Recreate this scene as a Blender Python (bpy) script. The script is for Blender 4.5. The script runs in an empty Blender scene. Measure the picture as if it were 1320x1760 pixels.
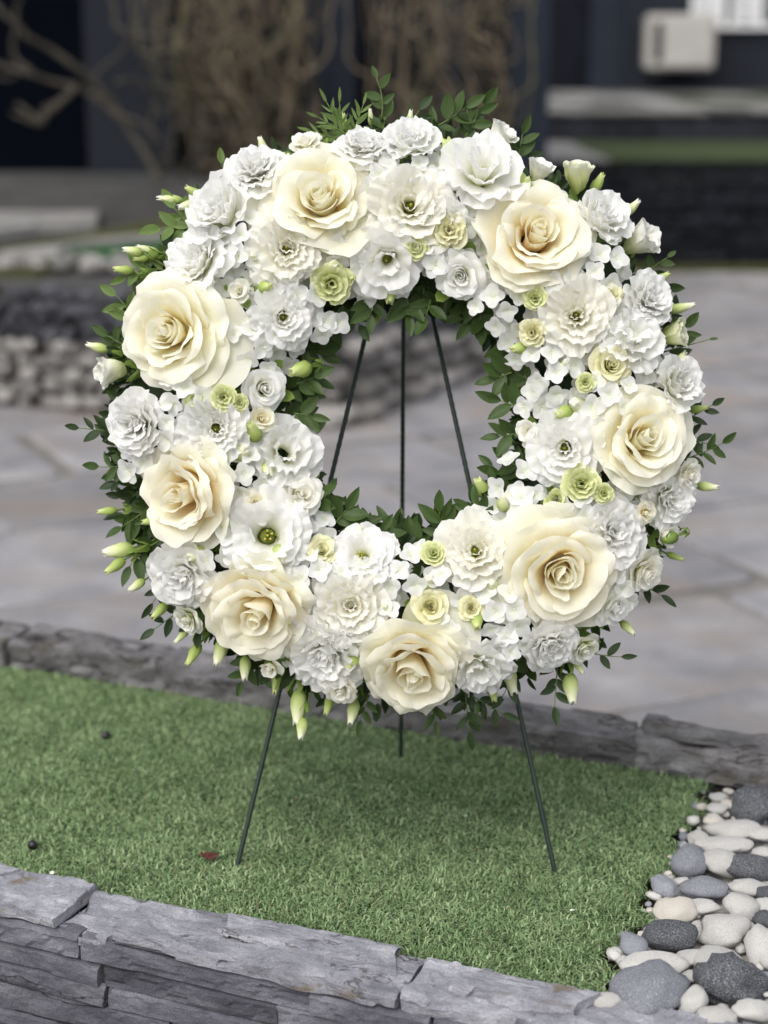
import bpy, math, random
import numpy as np
from math import sin, cos, pi, radians, atan2, sqrt
from mathutils import Vector, Matrix, noise

SC = bpy.context.scene
COL = SC.collection

# ------------------------------------------------------------------ camera, sky, sun, exposure
F = 3000.0                       # focal length in pixels of the 1320 x 1760 photograph
H = 1.03                         # camera height above the turf (turf is z = 0)
PITCH = math.atan((880 - 80) / F)
cam_d = bpy.data.cameras.new("camera")
cam_d.sensor_fit = 'VERTICAL'
cam_d.sensor_height = 36.0
cam_d.lens = 36.0 * F / 1760.0
cam_d.clip_start = 0.05
cam_d.clip_end = 400
cam_d.dof.use_dof = True
cam_d.dof.focus_distance = 2.10
cam_d.dof.aperture_fstop = 2.7
cam = bpy.data.objects.new("camera", cam_d)
COL.objects.link(cam)
cam.location = (0, 0, H)
cam.rotation_euler = (pi / 2 - PITCH, 0, 0)
SC.camera = cam

SUN_EL, SUN_AZ = radians(52), radians(208)      # azimuth clockwise from +Y: behind the camera, to the left
world = bpy.data.worlds.new("World")
SC.world = world
world.use_nodes = True
wn = world.node_tree
wn.nodes.clear()
w_out = wn.nodes.new("ShaderNodeOutputWorld")
w_bg = wn.nodes.new("ShaderNodeBackground")
w_sky = wn.nodes.new("ShaderNodeTexSky")
w_hsv = wn.nodes.new("ShaderNodeHueSaturation")
w_sky.sky_type = 'NISHITA'
w_sky.sun_disc = False
w_sky.sun_elevation = SUN_EL
w_sky.sun_rotation = SUN_AZ
w_sky.dust_density = 4.0
w_hsv.inputs['Saturation'].default_value = 0.34     # a white overcast sky
w_bg.inputs['Strength'].default_value = 0.15
wn.links.new(w_sky.outputs[0], w_hsv.inputs['Color'])
wn.links.new(w_hsv.outputs[0], w_bg.inputs[0])
wn.links.new(w_bg.outputs[0], w_out.inputs[0])

sun_d = bpy.data.lights.new("sun", 'SUN')
sun_d.energy = 0.9
sun_d.angle = radians(60)
sun_d.color = (1.0, 0.965, 0.91)
sun = bpy.data.objects.new("sun", sun_d)
COL.objects.link(sun)
sd = Vector((sin(SUN_AZ) * cos(SUN_EL), cos(SUN_AZ) * cos(SUN_EL), sin(SUN_EL)))
sun.rotation_euler = sd.to_track_quat('Z', 'Y').to_euler()
sun.location = sd * 30

SC.view_settings.view_transform = 'Standard'
SC.view_settings.look = 'None'
SC.view_settings.gamma = 1
SC.view_settings.use_curve_mapping = False
SC.view_settings.exposure = 0.46
SC.cycles.max_bounces = 10
SC.cycles.diffuse_bounces = 8
SC.cycles.transparent_max_bounces = 4
SC.cycles.use_denoising = True

# ------------------------------------------------------------------ from photograph to place
CAM = Vector((0, 0, H))
RIGHT = Vector((1, 0, 0))
UP = Vector((0, sin(PITCH), cos(PITCH)))
FWD = Vector((0, cos(PITCH), -sin(PITCH)))


def ray(px, py):
    return RIGHT * ((px - 660) / F) + UP * (-(py - 880) / F) + FWD


def on_z(px, py, z):
    d = ray(px, py)
    return CAM + d * ((z - H) / d.z)


def at_depth(px, py, dc):
    return CAM + ray(px, py) * dc


def at_y(px, py, y):
    d = ray(px, py)
    return CAM + d * (y / d.y)


# ------------------------------------------------------------------ helpers
def tag(o, label=None, cat=None, group=None, kind=None):
    if label: o["label"] = label
    if cat: o["category"] = cat
    if group: o["group"] = group
    if kind: o["kind"] = kind
    return o


def empty(name, loc=(0, 0, 0), parent=None, mat=None):
    o = bpy.data.objects.new(name, None)
    o.empty_display_size = 0.05
    COL.objects.link(o)
    if parent is not None: o.parent = parent
    if mat is not None:
        o.matrix_local = mat
    else:
        o.location = loc
    return o


def link(name, me, parent=None, mat=None):
    o = bpy.data.objects.new(name, me)
    COL.objects.link(o)
    if parent is not None: o.parent = parent
    if mat is not None: o.matrix_local = mat
    return o


def mk_mesh(name, v, f, material=None, smooth=True, attrs=None, mats=None, midx=None):
    me = bpy.data.meshes.new(name)
    v = np.asarray(v, dtype=np.float32).reshape(-1, 3)
    if isinstance(f, np.ndarray):
        f = f.tolist()
    me.from_pydata(v.tolist(), [], f)
    if smooth:
        me.polygons.foreach_set('use_smooth', np.ones(len(me.polygons), dtype=bool))
    attrs = dict(attrs or {})
    if 'pv' in attrs and getattr(attrs['pv'], 'ndim', 1) == 2:
        attrs['pu'] = attrs['pv'][:, 1]; attrs['pv'] = attrs['pv'][:, 0]
    for k, a in attrs.items():
        at = me.attributes.new(k, 'FLOAT', 'POINT')
        at.data.foreach_set('value', np.asarray(a, dtype=np.float32))
    for m in (mats or ([material] if material else [])):
        me.materials.append(m)
    if midx is not None:
        me.polygons.foreach_set('material_index', np.asarray(midx, dtype=np.int32))
    me.update()
    return me


class MB:
    """Collects pieces of ONE mesh."""
    def __init__(self):
        self.v, self.f, self.a, self.m, self.n = [], [], [], [], 0

    def add(self, v, f, a=None, m=0):
        v = np.asarray(v, dtype=np.float64).reshape(-1, 3)
        self.v.append(v)
        self.f += [[i + self.n for i in q] for q in f]
        a = np.zeros(len(v)) if a is None else np.asarray(a, dtype=np.float64)
        self.a.append(np.stack([a, np.zeros(len(v))], 1) if a.ndim == 1 else a)
        self.m += [m] * len(f)
        self.n += len(v)
        return self

    def box(self, c, s, rz=0.0, m=0):
        c = np.array(c); s = np.array(s) / 2
        v = np.array([(x, y, z) for x in (-1, 1) for y in (-1, 1) for z in (-1, 1)], float) * s
        ca, sa = cos(rz), sin(rz)
        v = np.stack([v[:, 0] * ca - v[:, 1] * sa, v[:, 0] * sa + v[:, 1] * ca, v[:, 2]], 1) + c
        return self.add(v, [(0, 1, 3, 2), (4, 6, 7, 5), (0, 4, 5, 1), (2, 3, 7, 6), (0, 2, 6, 4), (1, 5, 7, 3)], m=m)

    def mesh(self, name, mats, smooth=True):
        mats = mats if isinstance(mats, (list, tuple)) else [mats]
        a = np.concatenate(self.a)
        return mk_mesh(name, np.concatenate(self.v), self.f, mats=mats, smooth=smooth,
                       attrs={'pv': a[:, 0], 'pu': a[:, 1]}, midx=self.m)

    def build(self, name, mats, parent=None, smooth=True, mat=None):
        return link(name, self.mesh(name, mats, smooth), parent, mat)


def tube(pts, rad, n=8, cap=True):
    """Swept tube along points; rad is a number or one radius per point."""
    P = [Vector(p) for p in pts]
    R = rad if hasattr(rad, '__len__') else [rad] * len(P)
    V, Fc = [], []
    t0 = (P[1] - P[0]).normalized()
    ref = Vector((0, 0, 1)) if abs(t0.z) < 0.9 else Vector((1, 0, 0))
    nrm = t0.cross(ref).normalized()
    for i, p in enumerate(P):
        t = (P[min(i + 1, len(P) - 1)] - P[max(i - 1, 0)]).normalized()
        nrm = (nrm - t * nrm.dot(t)).normalized()
        b = t.cross(nrm)
        for k in range(n):
            a = 2 * pi * k / n
            V.append(p + (nrm * cos(a) + b * sin(a)) * R[i])
    for i in range(len(P) - 1):
        for k in range(n):
            k2 = (k + 1) % n
            Fc.append((i * n + k, i * n + k2, (i + 1) * n + k2, (i + 1) * n + k))
    if cap:
        Fc.append(tuple(range(n))[::-1])
        Fc.append(tuple((len(P) - 1) * n + k for k in range(n)))
    return np.array([tuple(v) for v in V]), Fc


def frame(loc, zdir, roll=0.0):
    z = Vector(zdir).normalized()
    ref = Vector((0, 1, 0)) if abs(z.y) < 0.95 else Vector((1, 0, 0))
    x = ref.cross(z).normalized()
    y = z.cross(x)
    M = Matrix((x, y, z)).transposed().to_4x4()
    M = M @ Matrix.Rotation(roll, 4, 'Z')
    M.translation = Vector(loc)
    return M


# ------------------------------------------------------------------ materials
def nodes(name):
    m = bpy.data.materials.new(name)
    m.use_nodes = True
    nt = m.node_tree
    return m, nt, nt.nodes["Principled BSDF"], nt.nodes["Material Output"]


def nd(nt, kind, **kw):
    n = nt.nodes.new(kind)
    for k, v in kw.items():
        if hasattr(n, k): setattr(n, k, v)
        else: n.inputs[k].default_value = v
    return n


def ramp(nt, src, stops):
    r = nt.nodes.new("ShaderNodeValToRGB")
    els = r.color_ramp.elements
    while len(els) > 1: els.remove(els[-1])
    for i, (p, c) in enumerate(stops):
        e = els[0] if i == 0 else els.new(p)
        e.position = p
        e.color = (*c, 1) if len(c) == 3 else c
    nt.links.new(src, r.inputs[0])
    return r


def petal_mat(name, stops, trans=0.32, rough=0.55, jitter=0.06, bump=0.45, bscale=180, veins=9.0):
    m, nt, b, out = nodes(name)
    at = nd(nt, "ShaderNodeAttribute", attribute_name='pv')
    r = ramp(nt, at.outputs['Fac'], stops)
    no = nd(nt, "ShaderNodeTexNoise", Scale=35.0, Detail=3.0)
    tc = nt.nodes.new("ShaderNodeTexCoord")
    nt.links.new(tc.outputs['Object'], no.inputs['Vector'])
    hs = nd(nt, "ShaderNodeHueSaturation")
    mr = nd(nt, "ShaderNodeMapRange")
    mr.inputs['To Min'].default_value = 1 - jitter
    mr.inputs['To Max'].default_value = 1 + jitter
    nt.links.new(no.outputs[0], mr.inputs[0])
    nt.links.new(mr.outputs[0], hs.inputs['Value'])
    nt.links.new(r.outputs[0], hs.inputs['Color'])
    b.inputs['Roughness'].default_value = rough
    b.inputs['Specular IOR Level'].default_value = 0.25
    nt.links.new(hs.outputs[0], b.inputs['Base Color'])
    if bump:
        n2 = nd(nt, "ShaderNodeTexNoise", Scale=float(bscale), Detail=3.0)
        nt.links.new(tc.outputs['Object'], n2.inputs['Vector'])
        bp = nd(nt, "ShaderNodeBump", Strength=bump, Distance=0.0012)
        au = nd(nt, "ShaderNodeAttribute", attribute_name='pu')
        cx_ = nt.nodes.new("ShaderNodeCombineXYZ")
        m1 = nd(nt, "ShaderNodeMath", operation='MULTIPLY'); m1.inputs[1].default_value = veins
        m2 = nd(nt, "ShaderNodeMath", operation='MULTIPLY'); m2.inputs[1].default_value = 2.2
        nt.links.new(au.outputs['Fac'], m1.inputs[0]); nt.links.new(at.outputs['Fac'], m2.inputs[0])
        nt.links.new(m1.outputs[0], cx_.inputs[0]); nt.links.new(m2.outputs[0], cx_.inputs[1])
        n3 = nd(nt, "ShaderNodeTexNoise", Scale=1.0, Detail=3.0)      # veins and crinkles that run along the petal
        nt.links.new(cx_.outputs[0], n3.inputs['Vector'])
        ad = nd(nt, "ShaderNodeMath", operation='ADD')
        nt.links.new(n2.outputs[0], ad.inputs[0]); nt.links.new(n3.outputs[0], ad.inputs[1])
        nt.links.new(ad.outputs[0], bp.inputs['Height'])
        nt.links.new(bp.outputs[0], b.inputs['Normal'])
    tr = nt.nodes.new("ShaderNodeBsdfTranslucent")
    nt.links.new(hs.outputs[0], tr.inputs['Color'])
    mx = nd(nt, "ShaderNodeMixShader", Fac=trans)
    nt.links.new(b.outputs[0], mx.inputs[1])
    nt.links.new(tr.outputs[0], mx.inputs[2])
    nt.links.new(mx.outputs[0], out.inputs[0])
    return m


def rough_mat(name, stops, scale=8.0, detail=8.0, rough=0.85, bump=0.5, bdist=0.004, bscale=40.0,
              rnd=0.12, stain=None, stain_scale=4.0, stain_pos=(0.56, 0.64), stretch=None, spec=0.12, coord='Object', grain=0.0, flaky=0.0, crack=None, crack_scale=7.0, crack_w=0.012):
    """Stone-like: ramp over noise, a per-object brightness shift, optional stains with their own shape."""
    m, nt, b, out = nodes(name)
    tc = nt.nodes.new("ShaderNodeTexCoord")
    oi = nt.nodes.new("ShaderNodeObjectInfo")
    mp = nt.nodes.new("ShaderNodeMapping")
    nt.links.new(tc.outputs[coord], mp.inputs[0])
    if stretch: mp.inputs['Scale'].default_value = stretch
    off = nd(nt, "ShaderNodeVectorMath", operation='SCALE')
    off.inputs[0].default_value = (37, 19, 53)
    nt.links.new(oi.outputs['Random'], off.inputs['Scale'])
    nt.links.new(off.outputs[0], mp.inputs['Location'])
    no = nd(nt, "ShaderNodeTexNoise", Scale=float(scale), Detail=float(detail), Roughness=0.62)
    nt.links.new(mp.outputs[0], no.inputs['Vector'])
    r = ramp(nt, no.outputs[0], stops)
    col = r.outputs[0]
    if stain:
        n3 = nd(nt, "ShaderNodeTexNoise", Scale=float(stain_scale), Detail=6.0, Roughness=0.6)
        nt.links.new(mp.outputs[0], n3.inputs['Vector'])
        rr = ramp(nt, n3.outputs[0], [(stain_pos[0], (0, 0, 0)), (stain_pos[1], (1, 1, 1))])
        mx = nd(nt, "ShaderNodeMix", data_type='RGBA')
        nt.links.new(rr.outputs[0], mx.inputs[0])
        nt.links.new(col, mx.inputs[6])
        mx.inputs[7].default_value = (*stain, 1)
        col = mx.outputs[2]
    if crack:                                   # thin veins or cracks: a narrow band of a noise field
        n4 = nd(nt, "ShaderNodeTexNoise", Scale=float(crack_scale), Detail=5.0, Roughness=0.55, Distortion=0.6)
        nt.links.new(mp.outputs[0], n4.inputs['Vector'])
        c_ = 0.61
        r4 = ramp(nt, n4.outputs[0], [(c_ - 2 * crack_w, (0, 0, 0)), (c_, (1, 1, 1)), (c_ + 2 * crack_w, (0, 0, 0))])
        m4 = nd(nt, "ShaderNodeMix", data_type='RGBA')
        nt.links.new(r4.outputs[0], m4.inputs[0]); nt.links.new(col, m4.inputs[6])
        m4.inputs[7].default_value = (*crack, 1)
        col = m4.outputs[2]
    if grain:                                   # crisp mineral grain
        n6 = nd(nt, "ShaderNodeTexNoise", Scale=420.0, Detail=3.0, Roughness=0.7)
        nt.links.new(tc.outputs[coord], n6.inputs['Vector'])
        g6 = nd(nt, "ShaderNodeMapRange"); g6.inputs['From Min'].default_value = 0.3; g6.inputs['From Max'].default_value = 0.7
        g6.inputs['To Min'].default_value = 1 - grain; g6.inputs['To Max'].default_value = 1 + grain
        nt.links.new(n6.outputs[0], g6.inputs[0])
        h6 = nd(nt, "ShaderNodeHueSaturation")
        nt.links.new(g6.outputs[0], h6.inputs['Value']); nt.links.new(col, h6.inputs['Color'])
        col = h6.outputs[0]
    hs = nd(nt, "ShaderNodeHueSaturation")
    mr = nd(nt, "ShaderNodeMapRange")
    mr.inputs['To Min'].default_value = 1 - rnd
    mr.inputs['To Max'].default_value = 1 + rnd
    nt.links.new(oi.outputs['Random'], mr.inputs[0])
    nt.links.new(mr.outputs[0], hs.inputs['Value'])
    nt.links.new(col, hs.inputs['Color'])
    nt.links.new(hs.outputs[0], b.inputs['Base Color'])
    b.inputs['Roughness'].default_value = rough
    b.inputs['Specular IOR Level'].default_value = spec
    n2 = nd(nt, "ShaderNodeTexNoise", Scale=float(bscale), Detail=9.0, Roughness=0.65)
    nt.links.new(mp.outputs[0], n2.inputs['Vector'])
    bp = nd(nt, "ShaderNodeBump", Strength=bump, Distance=bdist)
    hgt_ = n2.outputs[0]
    if flaky:                                   # thin sheets that have broken away in steps
        n5 = nd(nt, "ShaderNodeTexNoise", Scale=float(flaky), Detail=7.0, Roughness=0.58)
        nt.links.new(mp.outputs[0], n5.inputs['Vector'])
        sn = nd(nt, "ShaderNodeMath", operation='SNAP'); sn.inputs[1].default_value = 0.045
        nt.links.new(n5.outputs[0], sn.inputs[0])
        m5 = nd(nt, "ShaderNodeMath", operation='MULTIPLY_ADD'); m5.inputs[1].default_value = 7.0
        nt.links.new(sn.outputs[0], m5.inputs[0]); nt.links.new(hgt_, m5.inputs[2])
        hgt_ = m5.outputs[0]
    nt.links.new(hgt_, bp.inputs['Height'])
    nt.links.new(bp.outputs[0], b.inputs['Normal'])
    return m


def plain_mat(name, c, rough=0.6, spec=0.4, var=0.15, scale=6.0, metal=0.0):
    m, nt, b, out = nodes(name)
    tc = nt.nodes.new("ShaderNodeTexCoord")
    no = nd(nt, "ShaderNodeTexNoise", Scale=float(scale), Detail=5.0)
    nt.links.new(tc.outputs['Object'], no.inputs['Vector'])
    r = ramp(nt, no.outputs[0], [(0.3, tuple(x * (1 - var) for x in c)), (0.7, tuple(min(1, x * (1 + var)) for x in c))])
    nt.links.new(r.outputs[0], b.inputs['Base Color'])
    b.inputs['Roughness'].default_value = rough
    b.inputs['Specular IOR Level'].default_value = spec
    b.inputs['Metallic'].default_value = metal
    return m


M = {}
M['rose'] = petal_mat('rose_petal', [(0.0, (0.95, 0.71, 0.34)), (0.38, (0.95, 0.84, 0.56)), (0.68, (0.95, 0.915, 0.735)), (1.0, (0.955, 0.94, 0.845))], trans=0.44, bump=0.3)
M['rose_pale'] = petal_mat('pale_rose_petal', [(0.0, (0.95, 0.80, 0.40)), (0.38, (0.95, 0.88, 0.60)), (0.68, (0.95, 0.925, 0.755)), (1.0, (0.955, 0.945, 0.86))], trans=0.44, bump=0.3)
M['rose_back'] = petal_mat('guard_petal', [(0.0, (0.80, 0.82, 0.42)), (0.5, (0.925, 0.92, 0.71)), (1.0, (0.95, 0.94, 0.835))], trans=0.44, bump=0.3)
M['white'] = petal_mat('white_petal', [(0.0, (0.78, 0.81, 0.52)), (0.30, (0.92, 0.92, 0.85)), (1.0, (0.95, 0.95, 0.945))], trans=0.46, bump=0.25)
M['ivory'] = petal_mat('ivory_petal', [(0.0, (0.72, 0.75, 0.40)), (0.35, (0.91, 0.89, 0.76)), (1.0, (0.945, 0.94, 0.895))], trans=0.46, bump=0.25)
M['floret'] = petal_mat('floret_petal', [(0.0, (0.84, 0.87, 0.72)), (0.5, (0.92, 0.93, 0.90)), (1.0, (0.94, 0.94, 0.935))], trans=0.44, bump=0.25)
M['lime'] = petal_mat('lime_petal', [(0.0, (0.30, 0.40, 0.08)), (0.5, (0.56, 0.63, 0.22)), (1.0, (0.80, 0.82, 0.50))], trans=0.25)
M['yellow'] = petal_mat('pale_yellow_petal', [(0.0, (0.62, 0.62, 0.20)), (0.5, (0.80, 0.78, 0.44)), (1.0, (0.86, 0.84, 0.62))], trans=0.28)
M['cup'] = petal_mat('cup_petal', [(0.0, (0.48, 0.58, 0.20)), (0.35, (0.74, 0.77, 0.48)), (0.7, (0.85, 0.85, 0.74)), (1.0, (0.88, 0.88, 0.84))], trans=0.28)
M['cup_lime'] = petal_mat('lime_cup_petal', [(0.0, (0.40, 0.50, 0.13)), (0.5, (0.66, 0.71, 0.32)), (0.85, (0.80, 0.82, 0.56)), (1.0, (0.86, 0.86, 0.76))], trans=0.28)
M['bud'] = petal_mat('bud_petal', [(0.0, (0.27, 0.37, 0.08)), (0.45, (0.54, 0.62, 0.25)), (0.8, (0.78, 0.80, 0.52)), (1.0, (0.86, 0.86, 0.72))], trans=0.15, bump=0.15)
M['bud_green'] = petal_mat('green_bud_petal', [(0.0, (0.20, 0.29, 0.05)), (0.6, (0.40, 0.50, 0.14)), (1.0, (0.62, 0.68, 0.30))], trans=0.15, bump=0.15)
M['calyx'] = petal_mat('calyx_green', [(0.0, (0.10, 0.17, 0.03)), (1.0, (0.22, 0.32, 0.07))], trans=0.15, rough=0.5, bump=0.1)
M['leaf'] = petal_mat('leaf_green', [(0.0, (0.040, 0.075, 0.018)), (1.0, (0.060, 0.100, 0.026))], trans=0.18, rough=0.42, jitter=0.35, bump=0.25, bscale=120)
M['leaf_light'] = petal_mat('light_leaf_green', [(0.0, (0.11, 0.17, 0.045)), (1.0, (0.16, 0.24, 0.07))], trans=0.22, rough=0.5, jitter=0.25, bump=0.25, bscale=120)
M['leaf_dark'] = petal_mat('dark_leaf_green', [(0.0, (0.022, 0.042, 0.014)), (1.0, (0.034, 0.060, 0.020))], trans=0.12, rough=0.42, jitter=0.35, bump=0.25, bscale=120)
M['stem'] = petal_mat('stem_green', [(0.0, (0.09, 0.14, 0.035)), (1.0, (0.15, 0.22, 0.06))], trans=0.0, rough=0.5, bump=0.1)
M['pistil'] = petal_mat('pistil', [(0.0, (0.16, 0.19, 0.03)), (0.6, (0.34, 0.34, 0.05)), (1.0, (0.62, 0.50, 0.09))], trans=0.0, bump=0.3, bscale=400)
M['foam'] = plain_mat('foam_green', (0.02, 0.035, 0.014), 0.9)

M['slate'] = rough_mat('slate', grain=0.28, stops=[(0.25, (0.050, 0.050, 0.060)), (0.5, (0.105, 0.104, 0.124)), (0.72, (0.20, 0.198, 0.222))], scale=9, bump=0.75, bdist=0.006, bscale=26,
                       stain=(0.085, 0.066, 0.045), stain_scale=8, stain_pos=(0.64, 0.69), rough=0.8, rnd=0.2, flaky=12, stretch=(1, 1, 2.2), crack=(0.02, 0.02, 0.02), crack_scale=5, crack_w=0.006)  # weathered wall-face stone, darkened further by occlusion shade put into the colour
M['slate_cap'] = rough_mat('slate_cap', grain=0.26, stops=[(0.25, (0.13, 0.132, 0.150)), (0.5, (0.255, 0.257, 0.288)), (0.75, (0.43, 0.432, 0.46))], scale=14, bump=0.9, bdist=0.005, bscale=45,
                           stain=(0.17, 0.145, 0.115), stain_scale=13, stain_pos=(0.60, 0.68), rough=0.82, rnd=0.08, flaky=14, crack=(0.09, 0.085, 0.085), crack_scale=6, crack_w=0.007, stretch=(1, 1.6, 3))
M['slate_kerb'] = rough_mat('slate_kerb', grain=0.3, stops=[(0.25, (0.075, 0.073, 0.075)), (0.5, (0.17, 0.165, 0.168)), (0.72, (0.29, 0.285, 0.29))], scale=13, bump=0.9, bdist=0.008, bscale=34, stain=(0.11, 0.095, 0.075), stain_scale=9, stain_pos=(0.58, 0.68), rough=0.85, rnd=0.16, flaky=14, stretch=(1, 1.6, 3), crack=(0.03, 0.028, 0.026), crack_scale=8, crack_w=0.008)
M['slate_far'] = rough_mat('dark_slate', [(0.3, (0.015, 0.016, 0.021)), (0.7, (0.035, 0.037, 0.046))], scale=5, bump=0.5, bdist=0.01, bscale=18, rnd=0.3)
M['mortar_dark'] = rough_mat('dark_mortar', [(0.3, (0.03, 0.03, 0.033)), (0.7, (0.07, 0.068, 0.066))], scale=20, bscale=60)
M['mortar'] = rough_mat('pale_mortar', grain=0.25, stops=[(0.3, (0.22, 0.21, 0.195)), (0.55, (0.40, 0.385, 0.36)), (0.75, (0.56, 0.55, 0.52))], scale=34, bump=0.9, bdist=0.006, bscale=80, rnd=0)
M['soil'] = rough_mat('soil', [(0.3, (0.018, 0.014, 0.010)), (0.7, (0.06, 0.048, 0.036))], scale=30, bscale=90, bump=0.9, bdist=0.008)
M['pebble_white'] = rough_mat('white_pebble', grain=0.16, stops=[(0.2, (0.33, 0.32, 0.30)), (0.45, (0.54, 0.53, 0.505)), (0.7, (0.67, 0.66, 0.64))], scale=24, bump=0.6, bdist=0.003, bscale=70,
                              rough=0.8, rnd=0.12, stain=(0.34, 0.30, 0.24), stain_scale=30, stain_pos=(0.58, 0.75), crack=(0.22, 0.20, 0.18), crack_scale=16, crack_w=0.012)
M['pebble_tan'] = rough_mat('tan_pebble', grain=0.14, stops=[(0.25, (0.40, 0.36, 0.30)), (0.5, (0.51, 0.475, 0.42)), (0.75, (0.63, 0.605, 0.565))], scale=20, bump=0.3, bdist=0.002, bscale=90, rough=0.75, rnd=0.08)
M['pebble_grey'] = rough_mat('blue_grey_pebble', grain=0.22, stops=[(0.2, (0.11, 0.12, 0.14)), (0.5, (0.20, 0.21, 0.24)), (0.75, (0.33, 0.34, 0.37))], scale=22, bump=0.35, bdist=0.002, bscale=80,
                             rough=0.7, rnd=0.15, stain=(0.44, 0.44, 0.45), stain_scale=20, stain_pos=(0.58, 0.64), crack=(0.48, 0.48, 0.48), crack_scale=13, crack_w=0.008)
M['pebble_dark'] = rough_mat('dark_pebble', grain=0.35, stops=[(0.25, (0.022, 0.023, 0.027)), (0.5, (0.065, 0.068, 0.077)), (0.75, (0.17, 0.175, 0.19))], scale=26, bump=0.5, bdist=0.003, bscale=70,
                             rough=0.62, rnd=0.15, stain=(0.34, 0.35, 0.37), stain_scale=28, stain_pos=(0.56, 0.62), crack=(0.42, 0.43, 0.44), crack_scale=14, crack_w=0.010)
M['rubble'] = rough_mat('rubble', [(0.25, (0.11, 0.105, 0.10)), (0.5, (0.21, 0.20, 0.19)), (0.75, (0.36, 0.35, 0.335))], scale=6, bump=0.4, bscale=20, rnd=0.45)
M['rubble_dark'] = rough_mat('dark_rubble', [(0.25, (0.026, 0.027, 0.032)), (0.75, (0.095, 0.097, 0.11))], scale=6, bump=0.4, bscale=20, rnd=0.45)
M['flag'] = rough_mat('flagstone', [(0.28, (0.150, 0.150, 0.162)), (0.5, (0.230, 0.226, 0.236)), (0.72, (0.315, 0.305, 0.305))], scale=4.2, bump=0.6, bdist=0.010, bscale=9, rnd=0.14,
                     stain=(0.235, 0.205, 0.185), stain_scale=2.2, stain_pos=(0.48, 0.70), coord='Object')
M['joint'] = rough_mat('joint', [(0.3, (0.13, 0.125, 0.115)), (0.7, (0.21, 0.20, 0.19))], scale=9, bscale=40, rnd=0)
M['pale_stone'] = rough_mat('pale_stone', [(0.25, (0.15, 0.145, 0.14)), (0.5, (0.22, 0.215, 0.205)), (0.75, (0.30, 0.29, 0.28))], scale=4, bscale=25, rnd=0.15)
M['grey_stone'] = rough_mat('grey_stone', [(0.25, (0.05, 0.049, 0.049)), (0.75, (0.10, 0.098, 0.095))], scale=4, bscale=25, rnd=0.1)
M['moss'] = rough_mat('moss', [(0.25, (0.045, 0.05, 0.018)), (0.5, (0.08, 0.085, 0.03)), (0.75, (0.13, 0.11, 0.05))], scale=12, bscale=80, bump=1, bdist=0.02, rnd=0)
M['lawn'] = rough_mat('lawn', [(0.25, (0.045, 0.062, 0.028)), (0.75, (0.10, 0.125, 0.055))], scale=16, bscale=120, bump=1, bdist=0.02, rnd=0)
M['turf_far'] = rough_mat('green_turf', [(0.25, (0.018, 0.075, 0.022)), (0.75, (0.03, 0.11, 0.035))], scale=16, bscale=160, bump=1, bdist=0.01, rnd=0)
M['turf_base'] = plain_mat('turf_base', (0.030, 0.050, 0.020), 0.95, 0.1, 0.3, 60)
M['wall_dark'] = plain_mat('dark_render', (0.011, 0.012, 0.017), 0.95, 0.04, 0.15, 3)
M['wall_navy'] = plain_mat('navy_door', (0.0016, 0.0024, 0.0052), 0.95, 0.04, 0.2, 2)
M['wall_blue'] = plain_mat('blue_grey_render', (0.024, 0.029, 0.040), 0.95, 0.04, 0.12, 2)
M['wall_grey'] = plain_mat('grey_render', (0.021, 0.024, 0.031), 0.95, 0.04, 0.12, 2)
M['vine'] = plain_mat('vine_bark', (0.155, 0.125, 0.088), 0.9, 0.1, 0.45, 5)
M['vine_olive'] = plain_mat('olive_vine_bark', (0.14, 0.130, 0.080), 0.9, 0.1, 0.4, 5)
M['twig'] = plain_mat('grey_bark', (0.060, 0.054, 0.044), 0.9, 0.1, 0.3, 5)
M['unit'] = plain_mat('unit_plastic', (0.40, 0.385, 0.36), 0.5, 0.4, 0.06, 4)
M['black'] = plain_mat('black_plastic', (0.010, 0.010, 0.011), 0.5, 0.3)
M['white_frame'] = plain_mat('white_frame', (0.75, 0.75, 0.75), 0.5, 0.4, 0.03)
M['glass'] = plain_mat('dark_glass', (0.06, 0.085, 0.085), 0.08, 0.6, 0.1)
M['curtain'] = plain_mat('pale_curtain', (0.55, 0.56, 0.57), 0.9, 0.1, 0.08)
M['wire'] = plain_mat('green_wire', (0.010, 0.022, 0.016), 0.38, 0.5, 0.2, 30)
M['berry'] = plain_mat('berry', (0.012, 0.010, 0.010), 0.35, 0.5, 0.3, 60)
M['dead_leaf'] = plain_mat('dead_leaf', (0.075, 0.020, 0.014), 0.6, 0.3, 0.4, 80)
M['bit'] = plain_mat('white_bit', (0.75, 0.74, 0.66), 0.7, 0.2, 0.05)


def blade_mat():
    m, nt, b, out = nodes('turf_blade')
    at = nd(nt, "ShaderNodeAttribute", attribute_name='pv')
    r = ramp(nt, at.outputs['Fac'], [(0.0, (0.055, 0.095, 0.040)), (0.32, (0.140, 0.220, 0.096)), (0.62, (0.250, 0.360, 0.170)), (0.93, (0.44, 0.54, 0.31)), (0.96, (0.24, 0.21, 0.11)), (1.0, (0.22, 0.18, 0.10))])
    nt.links.new(r.outputs[0], b.inputs['Base Color'])
    b.inputs['Roughness'].default_value = 0.6
    b.inputs['Specular IOR Level'].default_value = 0.12
    tr = nt.nodes.new("ShaderNodeBsdfTranslucent")
    nt.links.new(r.outputs[0], tr.inputs['Color'])
    mx = nd(nt, "ShaderNodeMixShader", Fac=0.2)
    nt.links.new(b.outputs[0], mx.inputs[1]); nt.links.new(tr.outputs[0], mx.inputs[2])
    nt.links.new(mx.outputs[0], out.inputs[0])
    return m


M['blade'] = blade_mat()

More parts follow.
